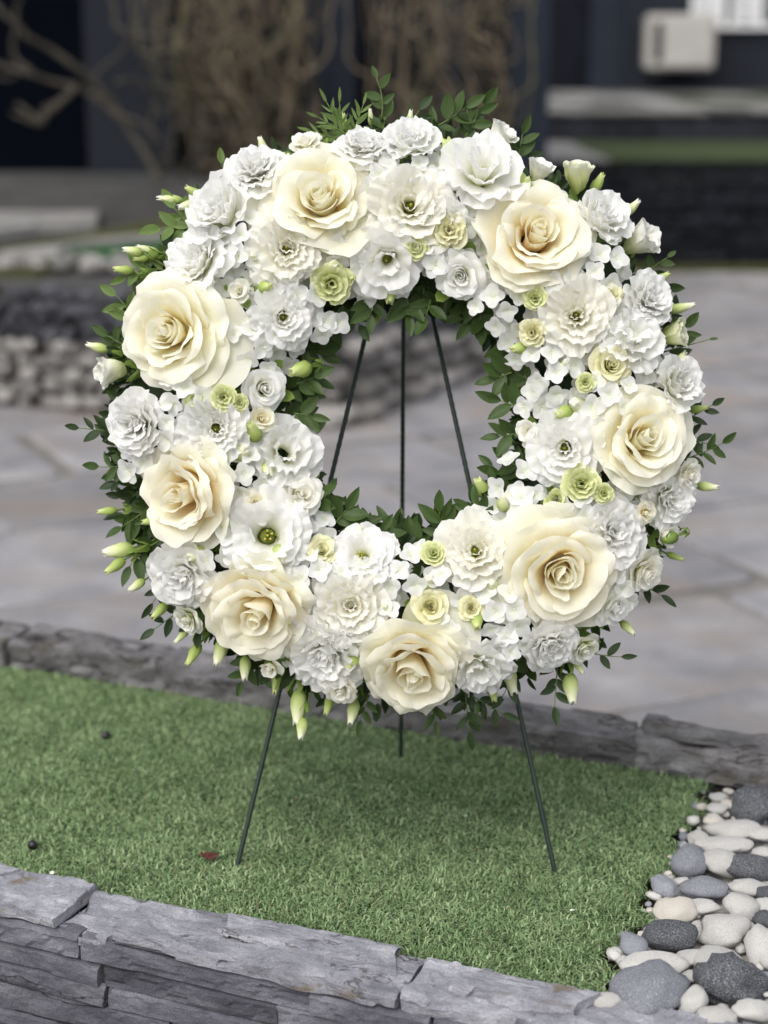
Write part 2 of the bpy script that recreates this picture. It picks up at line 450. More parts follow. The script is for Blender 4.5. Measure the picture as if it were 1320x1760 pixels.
# ================================================================== THE SETTING
ZP = -0.38                                     # paving level
A = on_z(0, 1495, 0); B = on_z(1010, 1715, 0); C = on_z(1215, 1350, 0); D = on_z(0, 1142, 0)
AX = (B - A).normalized()                      # along the planter walls
AY = Vector((-AX.y, AX.x, 0))                  # from the front wall to the back wall
DEPTH = (D - A).dot(AY)                        # width of the turf between the two walls
LEN = (B - A).length
AXA = atan2(AX.y, AX.x)


def pl(s, t, z=0.0):
    """Planter coordinates: s along the wall from A, t towards the back."""
    return A + AX * s + AY * t + Vector((0, 0, z))


# ---- ground far out to the horizon
link('ground', mk_mesh('ground', [(-120, -20, ZP - 0.03), (120, -20, ZP - 0.03), (120, 200, ZP - 0.03), (-120, 200, ZP - 0.03)], [(0, 1, 2, 3)], M['joint']))["kind"] = 'structure'

# ---- flagstone paving
rp = random.Random(11)
paving = link('paving', mk_mesh('paving', [(-5, 0.3, ZP - 0.012), (6, 0.3, ZP - 0.012), (6, 12.5, ZP - 0.012), (-5, 12.5, ZP - 0.012)], [(0, 1, 2, 3)], M['joint']))
paving["kind"] = 'structure'


def flag_rows():
    ang = radians(27)
    ca, sa = cos(ang), sin(ang)
    y = -4.0
    out = []
    while y < 14:
        hgt = rp.uniform(0.45, 0.85)
        x = -7.5 + rp.uniform(0, 0.6)
        while x < 12:
            w = rp.uniform(0.5, 1.3)
            j = lambda: rp.uniform(-0.035, 0.035)
            g = 0.010
            q = [(x + g + j(), y + g + j()), (x + w - g + j(), y + g + j()), (x + w - g + j(), y + hgt - g + j()), (x + g + j(), y + hgt - g + j())]
            out.append([(a * ca - b * sa, a * sa + b * ca) for a, b in q])
            x += w
        y += hgt
    return out


for q in flag_rows():
    cx = sum(a for a, b in q) / 4; cy = sum(b for a, b in q) / 4
    if not (2.2 < cy < 11.6): continue
    if abs(cx) > 0.26 * cy + 0.9: continue
    z0 = rp.uniform(-0.004, 0.004)
    # bevelled slab with broken corners
    outer, inner = [], []
    for k in range(4):
        a, b, c = q[k - 1], q[k], q[(k + 1) % 4]
        for (p, t) in ((a, rp.uniform(0.02, 0.07)), (c, rp.uniform(0.02, 0.07))):
            outer.append((b[0] + (p[0] - b[0]) * t, b[1] + (p[1] - b[1]) * t))
    n = len(outer)
    v = [(a - cx, b - cy, -0.03) for a, b in outer] + [(a - cx, b - cy, z0 - 0.006) for a, b in outer] + [((a - cx) * 0.975, (b - cy) * 0.975, z0 + rp.uniform(-.002, .002)) for a, b in outer]
    f = [(k, (k + 1) % n, n + (k + 1) % n, n + k) for k in range(n)] + [(n + k, n + (k + 1) % n, 2 * n + (k + 1) % n, 2 * n + k) for k in range(n)] + [tuple(range(2 * n, 3 * n))]
    o = link('flagstone', mk_mesh('flagstone', v, f, M['flag'], smooth=False), paving)
    o.location = (cx, cy, ZP)


# ---- rough stone block
def block_grid(nx, ny, nz):
    """Surface grid of a unit box (-.5..+.5); verts and quads."""
    idx, V, Fc = {}, [], []

    def vid(i, j, k):
        if (i, j, k) not in idx:
            idx[(i, j, k)] = len(V)
            V.append((i / nx - .5, j / ny - .5, k / nz - .5))
        return idx[(i, j, k)]
    for i in range(nx):
        for j in range(ny):
            Fc.append((vid(i, j, nz), vid(i + 1, j, nz), vid(i + 1, j + 1, nz), vid(i, j + 1, nz)))
            Fc.append((vid(i, j, 0), vid(i, j + 1, 0), vid(i + 1, j + 1, 0), vid(i + 1, j, 0)))
    for i in range(nx):
        for k in range(nz):
            Fc.append((vid(i, 0, k), vid(i + 1, 0, k), vid(i + 1, 0, k + 1), vid(i, 0, k + 1)))
            Fc.append((vid(i, ny, k), vid(i, ny, k + 1), vid(i + 1, ny, k + 1), vid(i + 1, ny, k)))
    for j in range(ny):
        for k in range(nz):
            Fc.append((vid(0, j, k), vid(0, j, k + 1), vid(0, j + 1, k + 1), vid(0, j + 1, k)))
            Fc.append((vid(nx, j, k), vid(nx, j + 1, k), vid(nx, j + 1, k + 1), vid(nx, j, k + 1)))
    return np.array(V), Fc


def slate_block(lx, ly, lz, seed, res=0.012, edge=0.008, flake=0.003, skew=0.0, minz=2):
    """A split slate: flaky terraces on the top and front, wavering edges."""
    nx, ny, nz = max(3, int(lx / res)), max(3, int(ly / res)), max(minz, int(lz / res))
    V, Fc = block_grid(nx, ny, nz)
    P = V * np.array([lx, ly, lz])
    out = np.empty_like(P)
    sx, sy = seed * 7.31, seed * 3.77
    for n_, (x, y, z) in enumerate(P):
        fx, fy, fz = V[n_]
        q = Vector((x * 1.0 + sx, y * 1.0 + sy, z + seed))
        w1 = noise.noise(q * 9.0); w2 = noise.noise(q * 28.0 + Vector((5, 9, 2)))
        w3 = noise.noise(q * 75.0)
        if fy < -0.49:                      # front face wanders in and out in chips
            c = noise.noise(Vector((x * 14 + sx, z * 30, seed)))
            y += edge * (1.1 * w1 + 0.6 * w2) + (0.006 if c > 0.25 else 0) * min(1, edge / 0.006)
        if fy > 0.49: y += edge * (0.9 * w1 + 0.5 * w2)
        if abs(fx) > 0.49: x += min(edge, .0035) * 0.8 * w2 + skew * fy * ly
        if fz > 0.49:
            hgt = noise.fractal(Vector((x * 6 + sx, y * 11 + sy, seed)), 1.0, 2.1, 5) * 2.2
            t = math.floor(hgt * 1.6 + 0.5)
            z += flake * t + 0.0012 * w3 + flake * 0.25 * hgt
            if abs(fy) > 0.49: z -= 0.004 + 0.004 * abs(w2)
            if fy < -0.49 and w1 > 0.15: z -= flake * 2
        elif fz < -0.49: z += 0.001 * w2
        else:
            y += 0.0025 * w3 if fy < -0.49 else 0
            if fy < -0.49:
                y += 0.003 * round(noise.noise(Vector((x * 5 + sx, z * 25, 3))) * 1.6)
        out[n_] = (x, y, z)
    return out, Fc


def slate_mesh(name, lx, ly, lz, seed, mat, **kw):
    v, f = slate_block(lx, ly, lz, seed, **kw)
    return mk_mesh(name, v, f, mat, smooth=False)


RZ = Matrix.Rotation(AXA, 4, 'Z')


def place(name, me, parent, loc, rx=0.0, ry=0.0, rz=0.0):
    o = link(name, me, parent)
    o.matrix_local = Matrix.Translation(loc) @ RZ @ Matrix.Rotation(rz, 4, 'Z') @ Matrix.Rotation(rx, 4, 'X') @ Matrix.Rotation(ry, 4, 'Y')
    return o


# ---- front planter wall (nearest the camera)
rw = random.Random(5)
front_wall = empty('stone_wall', (0, 0, 0))
tag(front_wall, 'low slate wall with rough grey capping along the front edge of the turf', 'wall')
CAPW = 0.094
cuts = [-0.62, -0.13, 0.150, 0.225, 0.60, 0.93, 1.25, 1.70]
for i in range(len(cuts) - 1):
    a, b = cuts[i], cuts[i + 1]
    w = CAPW + rw.uniform(-0.004, 0.006)
    if i == 2:
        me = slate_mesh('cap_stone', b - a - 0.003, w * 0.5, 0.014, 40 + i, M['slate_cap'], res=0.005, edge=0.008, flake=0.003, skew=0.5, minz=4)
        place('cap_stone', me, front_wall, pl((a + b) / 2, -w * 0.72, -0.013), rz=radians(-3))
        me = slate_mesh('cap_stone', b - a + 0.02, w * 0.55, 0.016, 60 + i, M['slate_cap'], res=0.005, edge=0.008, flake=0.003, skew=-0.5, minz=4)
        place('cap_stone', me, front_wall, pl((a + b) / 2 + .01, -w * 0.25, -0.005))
    else:
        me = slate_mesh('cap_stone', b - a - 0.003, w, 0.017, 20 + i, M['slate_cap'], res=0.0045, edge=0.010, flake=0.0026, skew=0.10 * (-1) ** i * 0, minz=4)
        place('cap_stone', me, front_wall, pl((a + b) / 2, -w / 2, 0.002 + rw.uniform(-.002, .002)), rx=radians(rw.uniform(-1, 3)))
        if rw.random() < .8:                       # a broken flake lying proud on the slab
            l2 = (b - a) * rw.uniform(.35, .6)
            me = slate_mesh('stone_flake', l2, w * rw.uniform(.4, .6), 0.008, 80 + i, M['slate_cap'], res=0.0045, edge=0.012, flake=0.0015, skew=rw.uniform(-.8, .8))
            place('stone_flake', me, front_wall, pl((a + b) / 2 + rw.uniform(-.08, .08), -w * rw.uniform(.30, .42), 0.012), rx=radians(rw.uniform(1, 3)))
z = -0.0085
row = 0
while z > ZP - 0.02:
    hgt = rw.uniform(0.022, 0.040)
    s = -0.75 + rw.uniform(0, 0.2)
    while s < 1.35:
        ln = rw.uniform(0.14, 0.36)
        if z > -0.26:
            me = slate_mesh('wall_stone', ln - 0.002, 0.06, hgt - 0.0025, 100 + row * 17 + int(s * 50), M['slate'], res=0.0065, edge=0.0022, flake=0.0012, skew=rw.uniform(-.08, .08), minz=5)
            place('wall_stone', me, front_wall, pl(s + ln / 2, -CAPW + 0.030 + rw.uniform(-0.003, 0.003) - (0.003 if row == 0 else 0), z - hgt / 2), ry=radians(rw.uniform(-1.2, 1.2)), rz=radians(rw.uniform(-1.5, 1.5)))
        s += ln
    z -= hgt
    row += 1
mb = MB()
mb.box((0.35, -0.052, -0.205), (2.3, 0.07, 0.37))
o = mb.build('wall_core', M['mortar_dark'], front_wall, smooth=False)
o.matrix_local = Matrix.Translation(A) @ RZ

# ---- back planter wall
back_wall = empty('stone_wall', (0, 0, 0))
tag(back_wall, 'low slate kerb wall behind the turf in front of the paving', 'wall')
rb = random.Random(8)
s = -0.75
BW = 0.100
while s < 2.3:
    ln = rb.uniform(0.24, 0.48)
    th = rb.uniform(0.050, 0.060)
    me = slate_mesh('cap_stone', ln - 0.006, BW + rb.uniform(-.01, .01), th, 300 + int(s * 40), M['slate_kerb'], res=0.010, edge=0.011, flake=0.0045, skew=rb.uniform(-.3, .3), minz=4)
    place('cap_stone', me, back_wall, pl(s + ln / 2, DEPTH + BW / 2 + 0.012, 0.013 + rb.uniform(-.004, .004)), rx=radians(rb.uniform(-3, 2)), ry=radians(rb.uniform(-1, 1)))
    # thin flake lying on the slab
    if rb.random() < 0.75:
        l2 = ln * rb.uniform(0.4, 0.75)
        me = slate_mesh('stone_flake', l2, BW * rb.uniform(.4, .6), 0.014, 500 + int(s * 40), M['slate_kerb'], res=0.010, edge=0.010, flake=0.003, skew=rb.uniform(-.5, .5))
        place('stone_flake', me, back_wall, pl(s + ln * rb.uniform(.35, .65), DEPTH + BW * rb.uniform(.5, .85), 0.045), rx=radians(rb.uniform(-3, 3)), ry=radians(rb.uniform(-2, 2)))
    s += ln
mb = MB()
mb.box((0.75, DEPTH + 0.075, -0.20), (3.3, 0.10, 0.36))
o = mb.build('wall_core', M['mortar_dark'], back_wall, smooth=False)
o.matrix_local = Matrix.Translation(A) @ RZ

# ---- bed fill, turf base, pebble bed base
mb = MB()
mb.box((0.7, DEPTH / 2, -0.22), (3.2, DEPTH - 0.004, 0.38))
o = mb.build('soil_bed', M['soil'], None, smooth=False)
o.matrix_local = Matrix.Translation(A) @ RZ
o["kind"] = 'structure'

# turf sheet: right edge from B to C, left beyond the frame
TL = -0.55
sB = (B - A).dot(AX)
sC = (C - A).dot(AX)
v = [pl(TL, 0.0, -0.010), pl(sB - 0.02, 0.0, -0.010), pl(sC - 0.02, DEPTH, -0.010), pl(TL, DEPTH, -0.010)]
v2 = [p - Vector((0, 0, 0.012)) for p in v]
o = link('turf_sheet', mk_mesh('turf_sheet', [tuple(p) for p in v + v2], [(0, 1, 2, 3), (0, 4, 5, 1), (1, 5, 6, 2), (2, 6, 7, 3), (3, 7, 4, 0)], M['turf_base'], smooth=False))
o["kind"] = 'structure'


def grass_mesh():
    rng = np.random.default_rng(3)
    N = 170000
    t = rng.uniform(0.002, DEPTH + 0.004, N)
    smax = sB + (sC - sB) * t / DEPTH + 0.012 * np.sin(t * 38) + 0.008 * np.sin(t * 91 + 1) + rng.normal(0, 0.006, N)
    s = rng.uniform(TL, 1, N) * 0 + TL + rng.uniform(0, 1, N) * (smax - TL)
    bx = A.x + AX.x * s + AY.x * t
    by = A.y + AX.y * s + AY.y * t
    # only what could come into view
    keep = (np.abs(bx) < by * 0.25 + 0.12)
    bx, by, s, t = bx[keep], by[keep], s[keep], t[keep]
    N = len(bx)
    clump = np.sin(s * 23 + 2 * np.sin(t * 17)) * np.sin(t * 27 + 1.7 * np.sin(s * 19))
    az = rng.uniform(0, 2 * pi, N)
    L = rng.uniform(0.008, 0.0155, N)
    lean = rng.uniform(0.75, 1.75, N)
    w = rng.uniform(0.0007, 0.0011, N)
    z0 = -0.011 + rng.uniform(0, 0.005, N)
    dx, dy = np.cos(az), np.sin(az)
    side = rng.normal(0, 0.9, N)
    px_, py_ = -dy, dx

    def pt(k, ang):
        pass
    l1 = L * 0.5; a1 = lean * 0.55
    m = np.stack([bx + dx * np.sin(a1) * l1, by + dy * np.sin(a1) * l1, z0 + np.cos(a1) * l1], 1)
    a2 = np.minimum(lean * 1.3, 1.85)
    az2x, az2y = dx + px_ * side, dy + py_ * side
    tip = m + np.stack([az2x * np.sin(a2) * l1, az2y * np.sin(a2) * l1, np.cos(a2) * l1], 1)
    base = np.stack([bx, by, z0], 1)
    off = np.stack([px_ * w, py_ * w, np.zeros(N)], 1)
    V = np.empty((N, 5, 3), dtype=np.float32)
    V[:, 0] = base - off; V[:, 1] = base + off
    V[:, 2] = m - off * 0.9; V[:, 3] = m + off * 0.9
    V[:, 4] = tip
    tint = np.clip(rng.normal(0.5, 0.24, N) + 0.10 * clump, 0, 0.92)
    tint[rng.uniform(0, 1, N) < 0.018] = 0.99
    me = bpy.data.meshes.new('grass')
    me.vertices.add(N * 5)
    me.vertices.foreach_set('co', V.reshape(-1))
    i0 = (np.arange(N) * 5)[:, None]
    loops = np.concatenate([i0 + np.array([[0, 1, 3, 2]]), i0 + np.array([[2, 3, 4]])], 1).reshape(-1)
    me.loops.add(len(loops))
    me.loops.foreach_set('vertex_index', loops.astype(np.int32))
    me.polygons.add(N * 2)
    st = (np.arange(N) * 7)[:, None] + np.array([[0, 4]])
    me.polygons.foreach_set('loop_start', st.reshape(-1).astype(np.int32))
    me.update(calc_edges=True)
    at = me.attributes.new('pv', 'FLOAT', 'POINT')
    at.data.foreach_set('value', np.repeat(tint, 5).astype(np.float32))
    me.polygons.foreach_set('use_smooth', np.ones(N * 2, dtype=bool))
    me.materials.append(M['blade'])
    return me


tag(link('grass', grass_mesh()), 'short green artificial grass blades covering the planter', None, None, 'stuff')

# ---- pebble bed: mortar with stones set in it
sR = 1.75


def bed_mesh():
    nx, ny = 110, 74
    V, Fc = [], []
    for j in range(ny + 1):
        t = DEPTH * j / ny
        s0 = sB + (sC - sB) * t / DEPTH + 0.004
        for i in range(nx + 1):
            s = s0 + (sR - s0) * (i / nx) ** 1.5
            p = pl(s, t)
            q = Vector((p.x * 17, p.y * 17, 1))
            edge = min(1.0, max(0.0, (s - s0) / 0.055))
            zz = -0.030 + 0.020 * edge + 0.014 * edge * abs(noise.noise(q)) + 0.004 * edge * noise.noise(q * 4.1) + 0.002 * noise.noise(q * 11)
            V.append((p.x, p.y, zz))
    for j in range(ny):
        for i in range(nx):
            a = j * (nx + 1) + i
            Fc.append((a, a + 1, a + nx + 2, a + nx + 1))
    return mk_mesh('pebble_bed', V, Fc, M['mortar'])


bed = link('pebble_bed', bed_mesh())
bed["kind"] = 'structure'


def pebble_mesh(seed, mat, rough=0.10, angular=0.0, sub=3):
    import bmesh
    bm = bmesh.new()
    bmesh.ops.create_icosphere(bm, subdivisions=sub, radius=1)
    for v in bm.verts:
        d = v.co.normalized()
        k = 1 + rough * noise.noise(d * 1.3 + Vector((seed * 3.1, seed, 0))) + rough * 0.5 * noise.noise(d * 3.2 + Vector((0, seed * 2.3, 4)))
        if angular:
            k += angular * noise.cell(d * 2.1 + Vector((seed, 0, seed * 1.7))) * 0.5 + angular * 0.5 * noise.noise(d * 6 + Vector((seed, 2, 1)))
        v.co = d * k
    bm.normal_update()
    me = bpy.data.meshes.new('pebble')
    bm.to_mesh(me); bm.free()
    me.polygons.foreach_set('use_smooth', np.ones(len(me.polygons), dtype=bool))
    me.materials.append(mat)
    return me


# zoomed photograph coordinates (x, y), half width, half height, kind, tilt in the picture
PEB = [
    (1015, 192, 62, 34, 'w', 0), (1000, 262, 66, 42, 'w', 10), (1078, 238, 58, 36, 't', -10), (1235, 270, 155, 125, 'D', 25),
    (985, 345, 72, 46, 't', -15), (1110, 400, 165, 72, 'w', 12), (878, 445, 66, 48, 'w', 20), (1050, 490, 170, 44, 'w', 4), (1270, 425, 90, 46, 'w', 0),
    (830, 605, 108, 110, 'g', 15), (1050, 615, 150, 92, 'w', -22), (1205, 640, 160, 88, 'd', -10), (1290, 540, 70, 40, 'w', 0),
    (668, 765, 78, 76, 'g', -20), (925, 770, 150, 76, 'g', 8), (1190, 762, 125, 62, 'w', -10), (1310, 800, 60, 50, 'd', 0),
    (740, 912, 132, 84, 't', 10), (1162, 892, 122, 92, 'w', -20), (1300, 880, 62, 56, 'w', 0), (1300, 962, 70, 58, 'd', 0),
    (708, 1072, 172, 108, 'd', 10), (1050, 1045, 165, 112, 'w', 22), (1275, 1150, 90, 140, 'w', 10),
    (470, 1132, 82, 84, 'g', -20), (610, 1255, 205, 84, 'w', 14), (565, 1425, 232, 172, 'g', 25), (1005, 1232, 152, 92, 'w', 5),
    (1085, 1375, 235, 165, 'D', -15), (845, 1200, 120, 42, 'w', 15), (860, 1320, 80, 40, 'w', 0), (850, 1480, 84, 90, 'w', 30), (300, 1472, 92, 50, 'w', 0),
    (1000, 1580, 130, 66, 'w', 0), (1225, 1540, 130, 66, 'w', -15), (860, 1040, 44, 62, 'w', 30), (880, 880, 130, 44, 'w', 10), (1180, 1000, 60, 34, 'w', 0),
    (690, 665, 24, 16, 't', 0), (1310, 1330, 50, 40, 'g', 0), (770, 720, 50, 30, 'w', 20), (1330, 1230, 60, 50, 'w', 0),
]
KM = {'w': 'pebble_white', 't': 'pebble_tan', 'g': 'pebble_grey', 'd': 'pebble_dark', 'D': 'pebble_dark'}
for i, (zx, zy, hw, hh, k, tl) in enumerate(PEB):
    px, py = 960 + zx / 3.667, 1320 + zy / 3.667
    p = on_z(px, py, 0.008)
    dist = (p - CAM).length
    rx = hw / 3.667 * dist / F
    vis = hh / 3.667 * dist / F              # apparent half height; seen from about 25 degrees above
    rzv = vis * (0.62 if k != 'D' else 0.75)
    ryv = max(rx * 0.62, vis * 1.35)
    me = pebble_mesh(i + 1, M[KM[k]], 0.24 if k != 'D' else 0.22, 0.26 if k == 'D' else 0.0)
    o = link('pebble', me, bed)
    # an ellipsoid standing in the bed, leaning as in the photograph
    o.matrix_local = Matrix.Translation(p + Vector((0, vis * 0.15, rzv * 0.12))) @ Matrix.Rotation(radians(-tl * 0.6), 4, FWD) @ Matrix.Rotation(radians(-tl), 4, 'Z') @ Matrix.Diagonal((rx, ryv, rzv * 1.25, 1))
gv = MB()
rq = random.Random(78)
for i in range(420):
    t = rq.uniform(0, DEPTH); s0 = sB + (sC - sB) * t / DEPTH
    p = pl(s0 + rq.uniform(.0, .34), t, rq.uniform(-.012, .004))
    r = rq.uniform(.003, .009)
    V, Fc = block_grid(2, 2, 2)
    V = V / np.linalg.norm(V + 1e-9, axis=1)[:, None] * np.array([r * rq.uniform(.9, 1.5), r, r * .7]) * (1 + .2 * np.array([[rq.uniform(-1, 1)] for _ in V]))
    a = rq.uniform(0, 6.3)
    V = np.stack([V[:, 0] * cos(a) - V[:, 1] * sin(a), V[:, 0] * sin(a) + V[:, 1] * cos(a), V[:, 2]], 1) + np.array(p)
    gv.add(V, Fc, m=rq.choice((0, 0, 0, 1, 2)))
tag(gv.build('gravel', [M['pebble_white'], M['pebble_grey'], M['pebble_tan']]), 'pale gravel between the pebbles', None, None, 'stuff')
rq = random.Random(77)
for i in range(26):                           # the bed goes on beyond the frame
    p = pl(rq.uniform(1.18, 1.62), rq.uniform(0.05, DEPTH - 0.05), 0.004)
    if p.x < 0.22 * p.y + 0.06: continue
    r = rq.uniform(0.022, 0.045)
    o = link('pebble', pebble_mesh(100 + i, M[KM[rq.choice('wwgtd')]], 0.16, sub=2), bed)
    o.matrix_local = Matrix.Translation(p) @ Matrix.Rotation(rq.uniform(0, 6), 4, 'Z') @ Matrix.Diagonal((r * 1.3, r, r * .7, 1))

# ================================================================== THE BACKGROUND
rg = random.Random(21)
# ---- rubble-faced raised bed on the left and behind the wreath hole
K0 = on_z(575, 738, ZP); KL = on_z(-60, 690, ZP); KR = on_z(960, 585, ZP)
TOPZ = 0.12
rub = empty('rubble_wall', (0, 0, 0))
tag(rub, 'raised bed faced with pale rubble below dark stone, across the paving behind the wreath', 'wall')
stone_me = [pebble_mesh(200 + i, M['rubble'], 0.30, 0.18, 2) for i in range(5)]
dark_me = [pebble_mesh(220 + i, M['rubble_dark'], 0.30, 0.18, 2) for i in range(4)]


def face_stones(p0, p1, n_per_row, rows, z0, z1, slope):
    d = (p1 - p0); ln = d.length; u = d.normalized()
    nrm = Vector((u.y, -u.x, 0))
    if nrm.y > 0: nrm = -nrm
    for r in range(rows):
        fz = (r + 0.5) / rows
        zz = z0 + (z1 - z0) * fz
        for k in range(n_per_row):
            s = (k + rg.uniform(.2, .8) + 0.5 * (r % 2)) / n_per_row * ln
            c = p0 + u * s - nrm * (slope * fz) + nrm * rg.uniform(-0.015, 0.02)
            c.z = zz + rg.uniform(-.012, .012)
            dark = fz > 0.56 + 0.05 * sin(s * 5)
            me = rg.choice(dark_me if dark else stone_me)
            sz = ln / n_per_row * rg.uniform(.42, .66)
            o = link('rubble_stone', me, rub)
            o.matrix_local = Matrix.Translation(c) @ Matrix.Rotation(rg.uniform(0, 6.3), 4, 'Z') @ Matrix.Rotation(rg.uniform(-.5, .5), 4, 'X') @ Matrix.Diagonal((sz * 1.15, sz * .8, (z1 - z0) / rows * .62, 1))


face_stones(K0, KL, 20, 9, ZP, TOPZ - 0.03, 0.10)
face_stones(K0, KR, 14, 6, ZP, TOPZ - 0.03, 0.10)
back = Vector((0, 2.6, 0))
kl, k0, kr = KL + (KL - K0) * .3 + Vector((0, .12, 0)), K0 + Vector((0, 0.10, 0)), KR + Vector((-.05, 0.1, 0))
ring = [kl, k0, kr, kr + Vector((-0.6, 1.1, 0)), Vector((k0.x, 9.55, 0)), Vector((kl.x, 9.55, 0))]
v = [(p.x, p.y, ZP - 0.02) for p in ring] + [(p.x, p.y, TOPZ - 0.02) for p in ring]
n = len(ring)
link('bed_fill', mk_mesh('bed_fill', v, [(k, (k + 1) % n, n + (k + 1) % n, n + k) for k in range(n)] + [tuple(range(n, 2 * n))], M['grey_stone'], smooth=False), rub)


def sheet(name, pts, z, mat, thick=0.03, parent=None, kind=None):
    v = [(p[0], p[1], z) for p in pts] + [(p[0], p[1], z - thick) for p in pts]
    n = len(pts)
    o = link(name, mk_mesh(name, v, [tuple(range(n))] + [(k, n + k, n + (k + 1) % n, (k + 1) % n) for k in range(n)], mat, smooth=False), parent)
    if kind: o["kind"] = kind
    return o


def zq(z, *pp):
    return [on_z(x, y, z) for x, y in pp]


sheet('moss', zq(TOPZ, (-80, 440), (330, 370), (420, 405), (60, 470), (-80, 470)), TOPZ + 0.004, M['moss'], kind='structure')
sheet('turf', zq(TOPZ, (80, 452), (120, 432), (420, 412), (470, 452)), TOPZ + 0.016, M['turf_far'], kind='structure')
sheet('path', zq(TOPZ, (-60, 448), (160, 418), (330, 402), (330, 412), (120, 430), (40, 462), (-60, 470)), TOPZ + 0.024, M['pale_stone'], kind='structure')
for a, b in ((-70, 60), (62, 165)):
    t = lambda x: 372 - (x / 165) * 8
    o = sheet('pale_slab', zq(TOPZ, (a, t(a) + 42 - (a > 0) * 8), (b, t(b) + 34), (b + 8, t(b) - 2), (a + 6, t(a) - 2)), TOPZ + 0.045, M['pale_stone'], 0.05)
    tag(o, 'pale stone slab lying at the left edge of the raised bed' if a < 0 else 'pale stone slab next to the mossy strip before the dark building', 'slab')
# pale pebbles in front of the turf strip
for i in range(34):
    p = on_z(rg.uniform(-30, 240), rg.uniform(446, 466), TOPZ)
    o = link('rubble_stone', rg.choice(stone_me), rub)
    r = rg.uniform(.03, .05)
    o.matrix_local = Matrix.Translation(p + Vector((0, 0, 0.015))) @ Matrix.Rotation(rg.uniform(0, 6), 4, 'Z') @ Matrix.Diagonal((r * 1.2, r, r * .7, 1))

# ---- dark building on the left with doorway, pilasters and ledge
YB = 10.9
ledge_top = 0.28
bl = empty('dark_building', (0, YB, ZP))
tag(bl, 'dark building with navy doorway and grey pilasters behind the bare vines', 'building')


def bpart(name, mb, mat, parent):
    o = mb.build(name, mat, None, smooth=False)
    o.parent = parent
    o.matrix_parent_inverse = parent.matrix_basis.inverted()
    return o


def px_at(x, y): return at_y(x, 200, y).x


xa, xb = px_at(-360, YB), px_at(925, YB)
mb = MB(); mb.box(((xa + xb) / 2, YB + 0.30, 1.4), (xb - xa, 0.30, 3.6)); bpart('wall', mb, M['wall_dark'], bl)
xa, xb = px_at(-260, YB), px_at(150, YB)
mb = MB(); mb.box(((xa + xb) / 2, YB + 0.12, 1.3), (xb - xa - 0.02, 0.05, 2.2)); bpart('door', mb, M['wall_navy'], bl)
for (a, b, mt, dep) in ((150, 300, 'wall_grey', .16), (520, 610, 'wall_blue', .14), (740, 800, 'wall_blue', .10), (872, 940, 'wall_blue', .22)):
    xa, xb = px_at(a, YB), px_at(b, YB)
    mb = MB(); mb.box(((xa + xb) / 2, YB + 0.15 - dep / 2, 1.4), (xb - xa, dep, 3.58)); bpart('pilaster', mb, M[mt], bl)
mb = MB()
x0, x1 = px_at(-260, 10.2), px_at(860, 10.2)
mb.box(((x0 + x1) / 2, (9.6 + YB + 0.1) / 2, (ledge_top + TOPZ) / 2 - 0.1), (x1 - x0, YB + 0.1 - 9.6, ledge_top - TOPZ + 0.2))
o = mb.build('ledge', M['grey_stone'], None, smooth=False)
tag(o, 'grey stone ledge along the foot of the dark building', 'ledge')

# ---- bare climbing vines
def wander(p, d, n, step, jit, rng, pull=None, ps=0.1):
    pts = [Vector(p)]
    d = Vector(d).normalized()
    for i in range(n):
        d = (d + Vector((rng.gauss(0, jit), rng.gauss(0, jit * .5), rng.gauss(0, jit)))).normalized()
        if pull is not None:
            d = (d + (Vector(pull) - pts[-1]).normalized() * ps).normalized()
        pts.append(pts[-1] + d * step)
    return pts


def vine(xl, xr, label, n, seed, zlo=0.28):
    rng = random.Random(seed)
    xa, xb = px_at(xl, YB - 0.3), px_at(xr, YB - 0.3)
    cl = lambda q, m: Vector((min(xb + m, max(xa - m, q.x)), min(YB - .05, max(YB - .75, q.y)), q.z))
    root = empty('climbing_vine', ((xa + xb) / 2, YB - 0.3, zlo))
    tag(root, label, 'vine')
    for i in range(n):
        x = rng.uniform(xa, xb)
        thick = rng.random() < 0.16
        z = zlo + (0 if thick else rng.uniform(0, 0.7))
        up = 1 if rng.random() < 0.8 else -1
        if up < 0: z = rng.uniform(0.8, 1.9)
        pts = wander((x, YB - 0.3 + rng.uniform(-.28, .12), z), (rng.gauss(0, .45), 0, up), 18, 0.09, 0.50, rng, ((xa + xb) / 2 + rng.uniform(-.3, .3), YB - .3, 2.2 if up > 0 else 0.2), 0.22)
        mg = rng.choice((0, .04, .10, .22)); pts = [cl(q, mg + .02 * sin(9 * q.z + i)) for q in pts]
        r0 = rng.uniform(.011, .021) if thick else rng.uniform(.0035, .009)
        v, f = tube(pts, [r0 * (1 - 0.55 * k / len(pts)) for k in range(len(pts))], 6)
        o = MB().add(v, f).build('stem', M[rng.choice(['vine', 'vine', 'vine_olive', 'twig'])], None)
        o.parent = root
        o.matrix_parent_inverse = root.matrix_basis.inverted()


vine(318, 520, 'dense tangle of bare brown vine stems on the building left of centre', 105, 4)
vine(660, 885, 'looser tangle of bare olive brown vine stems against the blue grey wall', 54, 9)

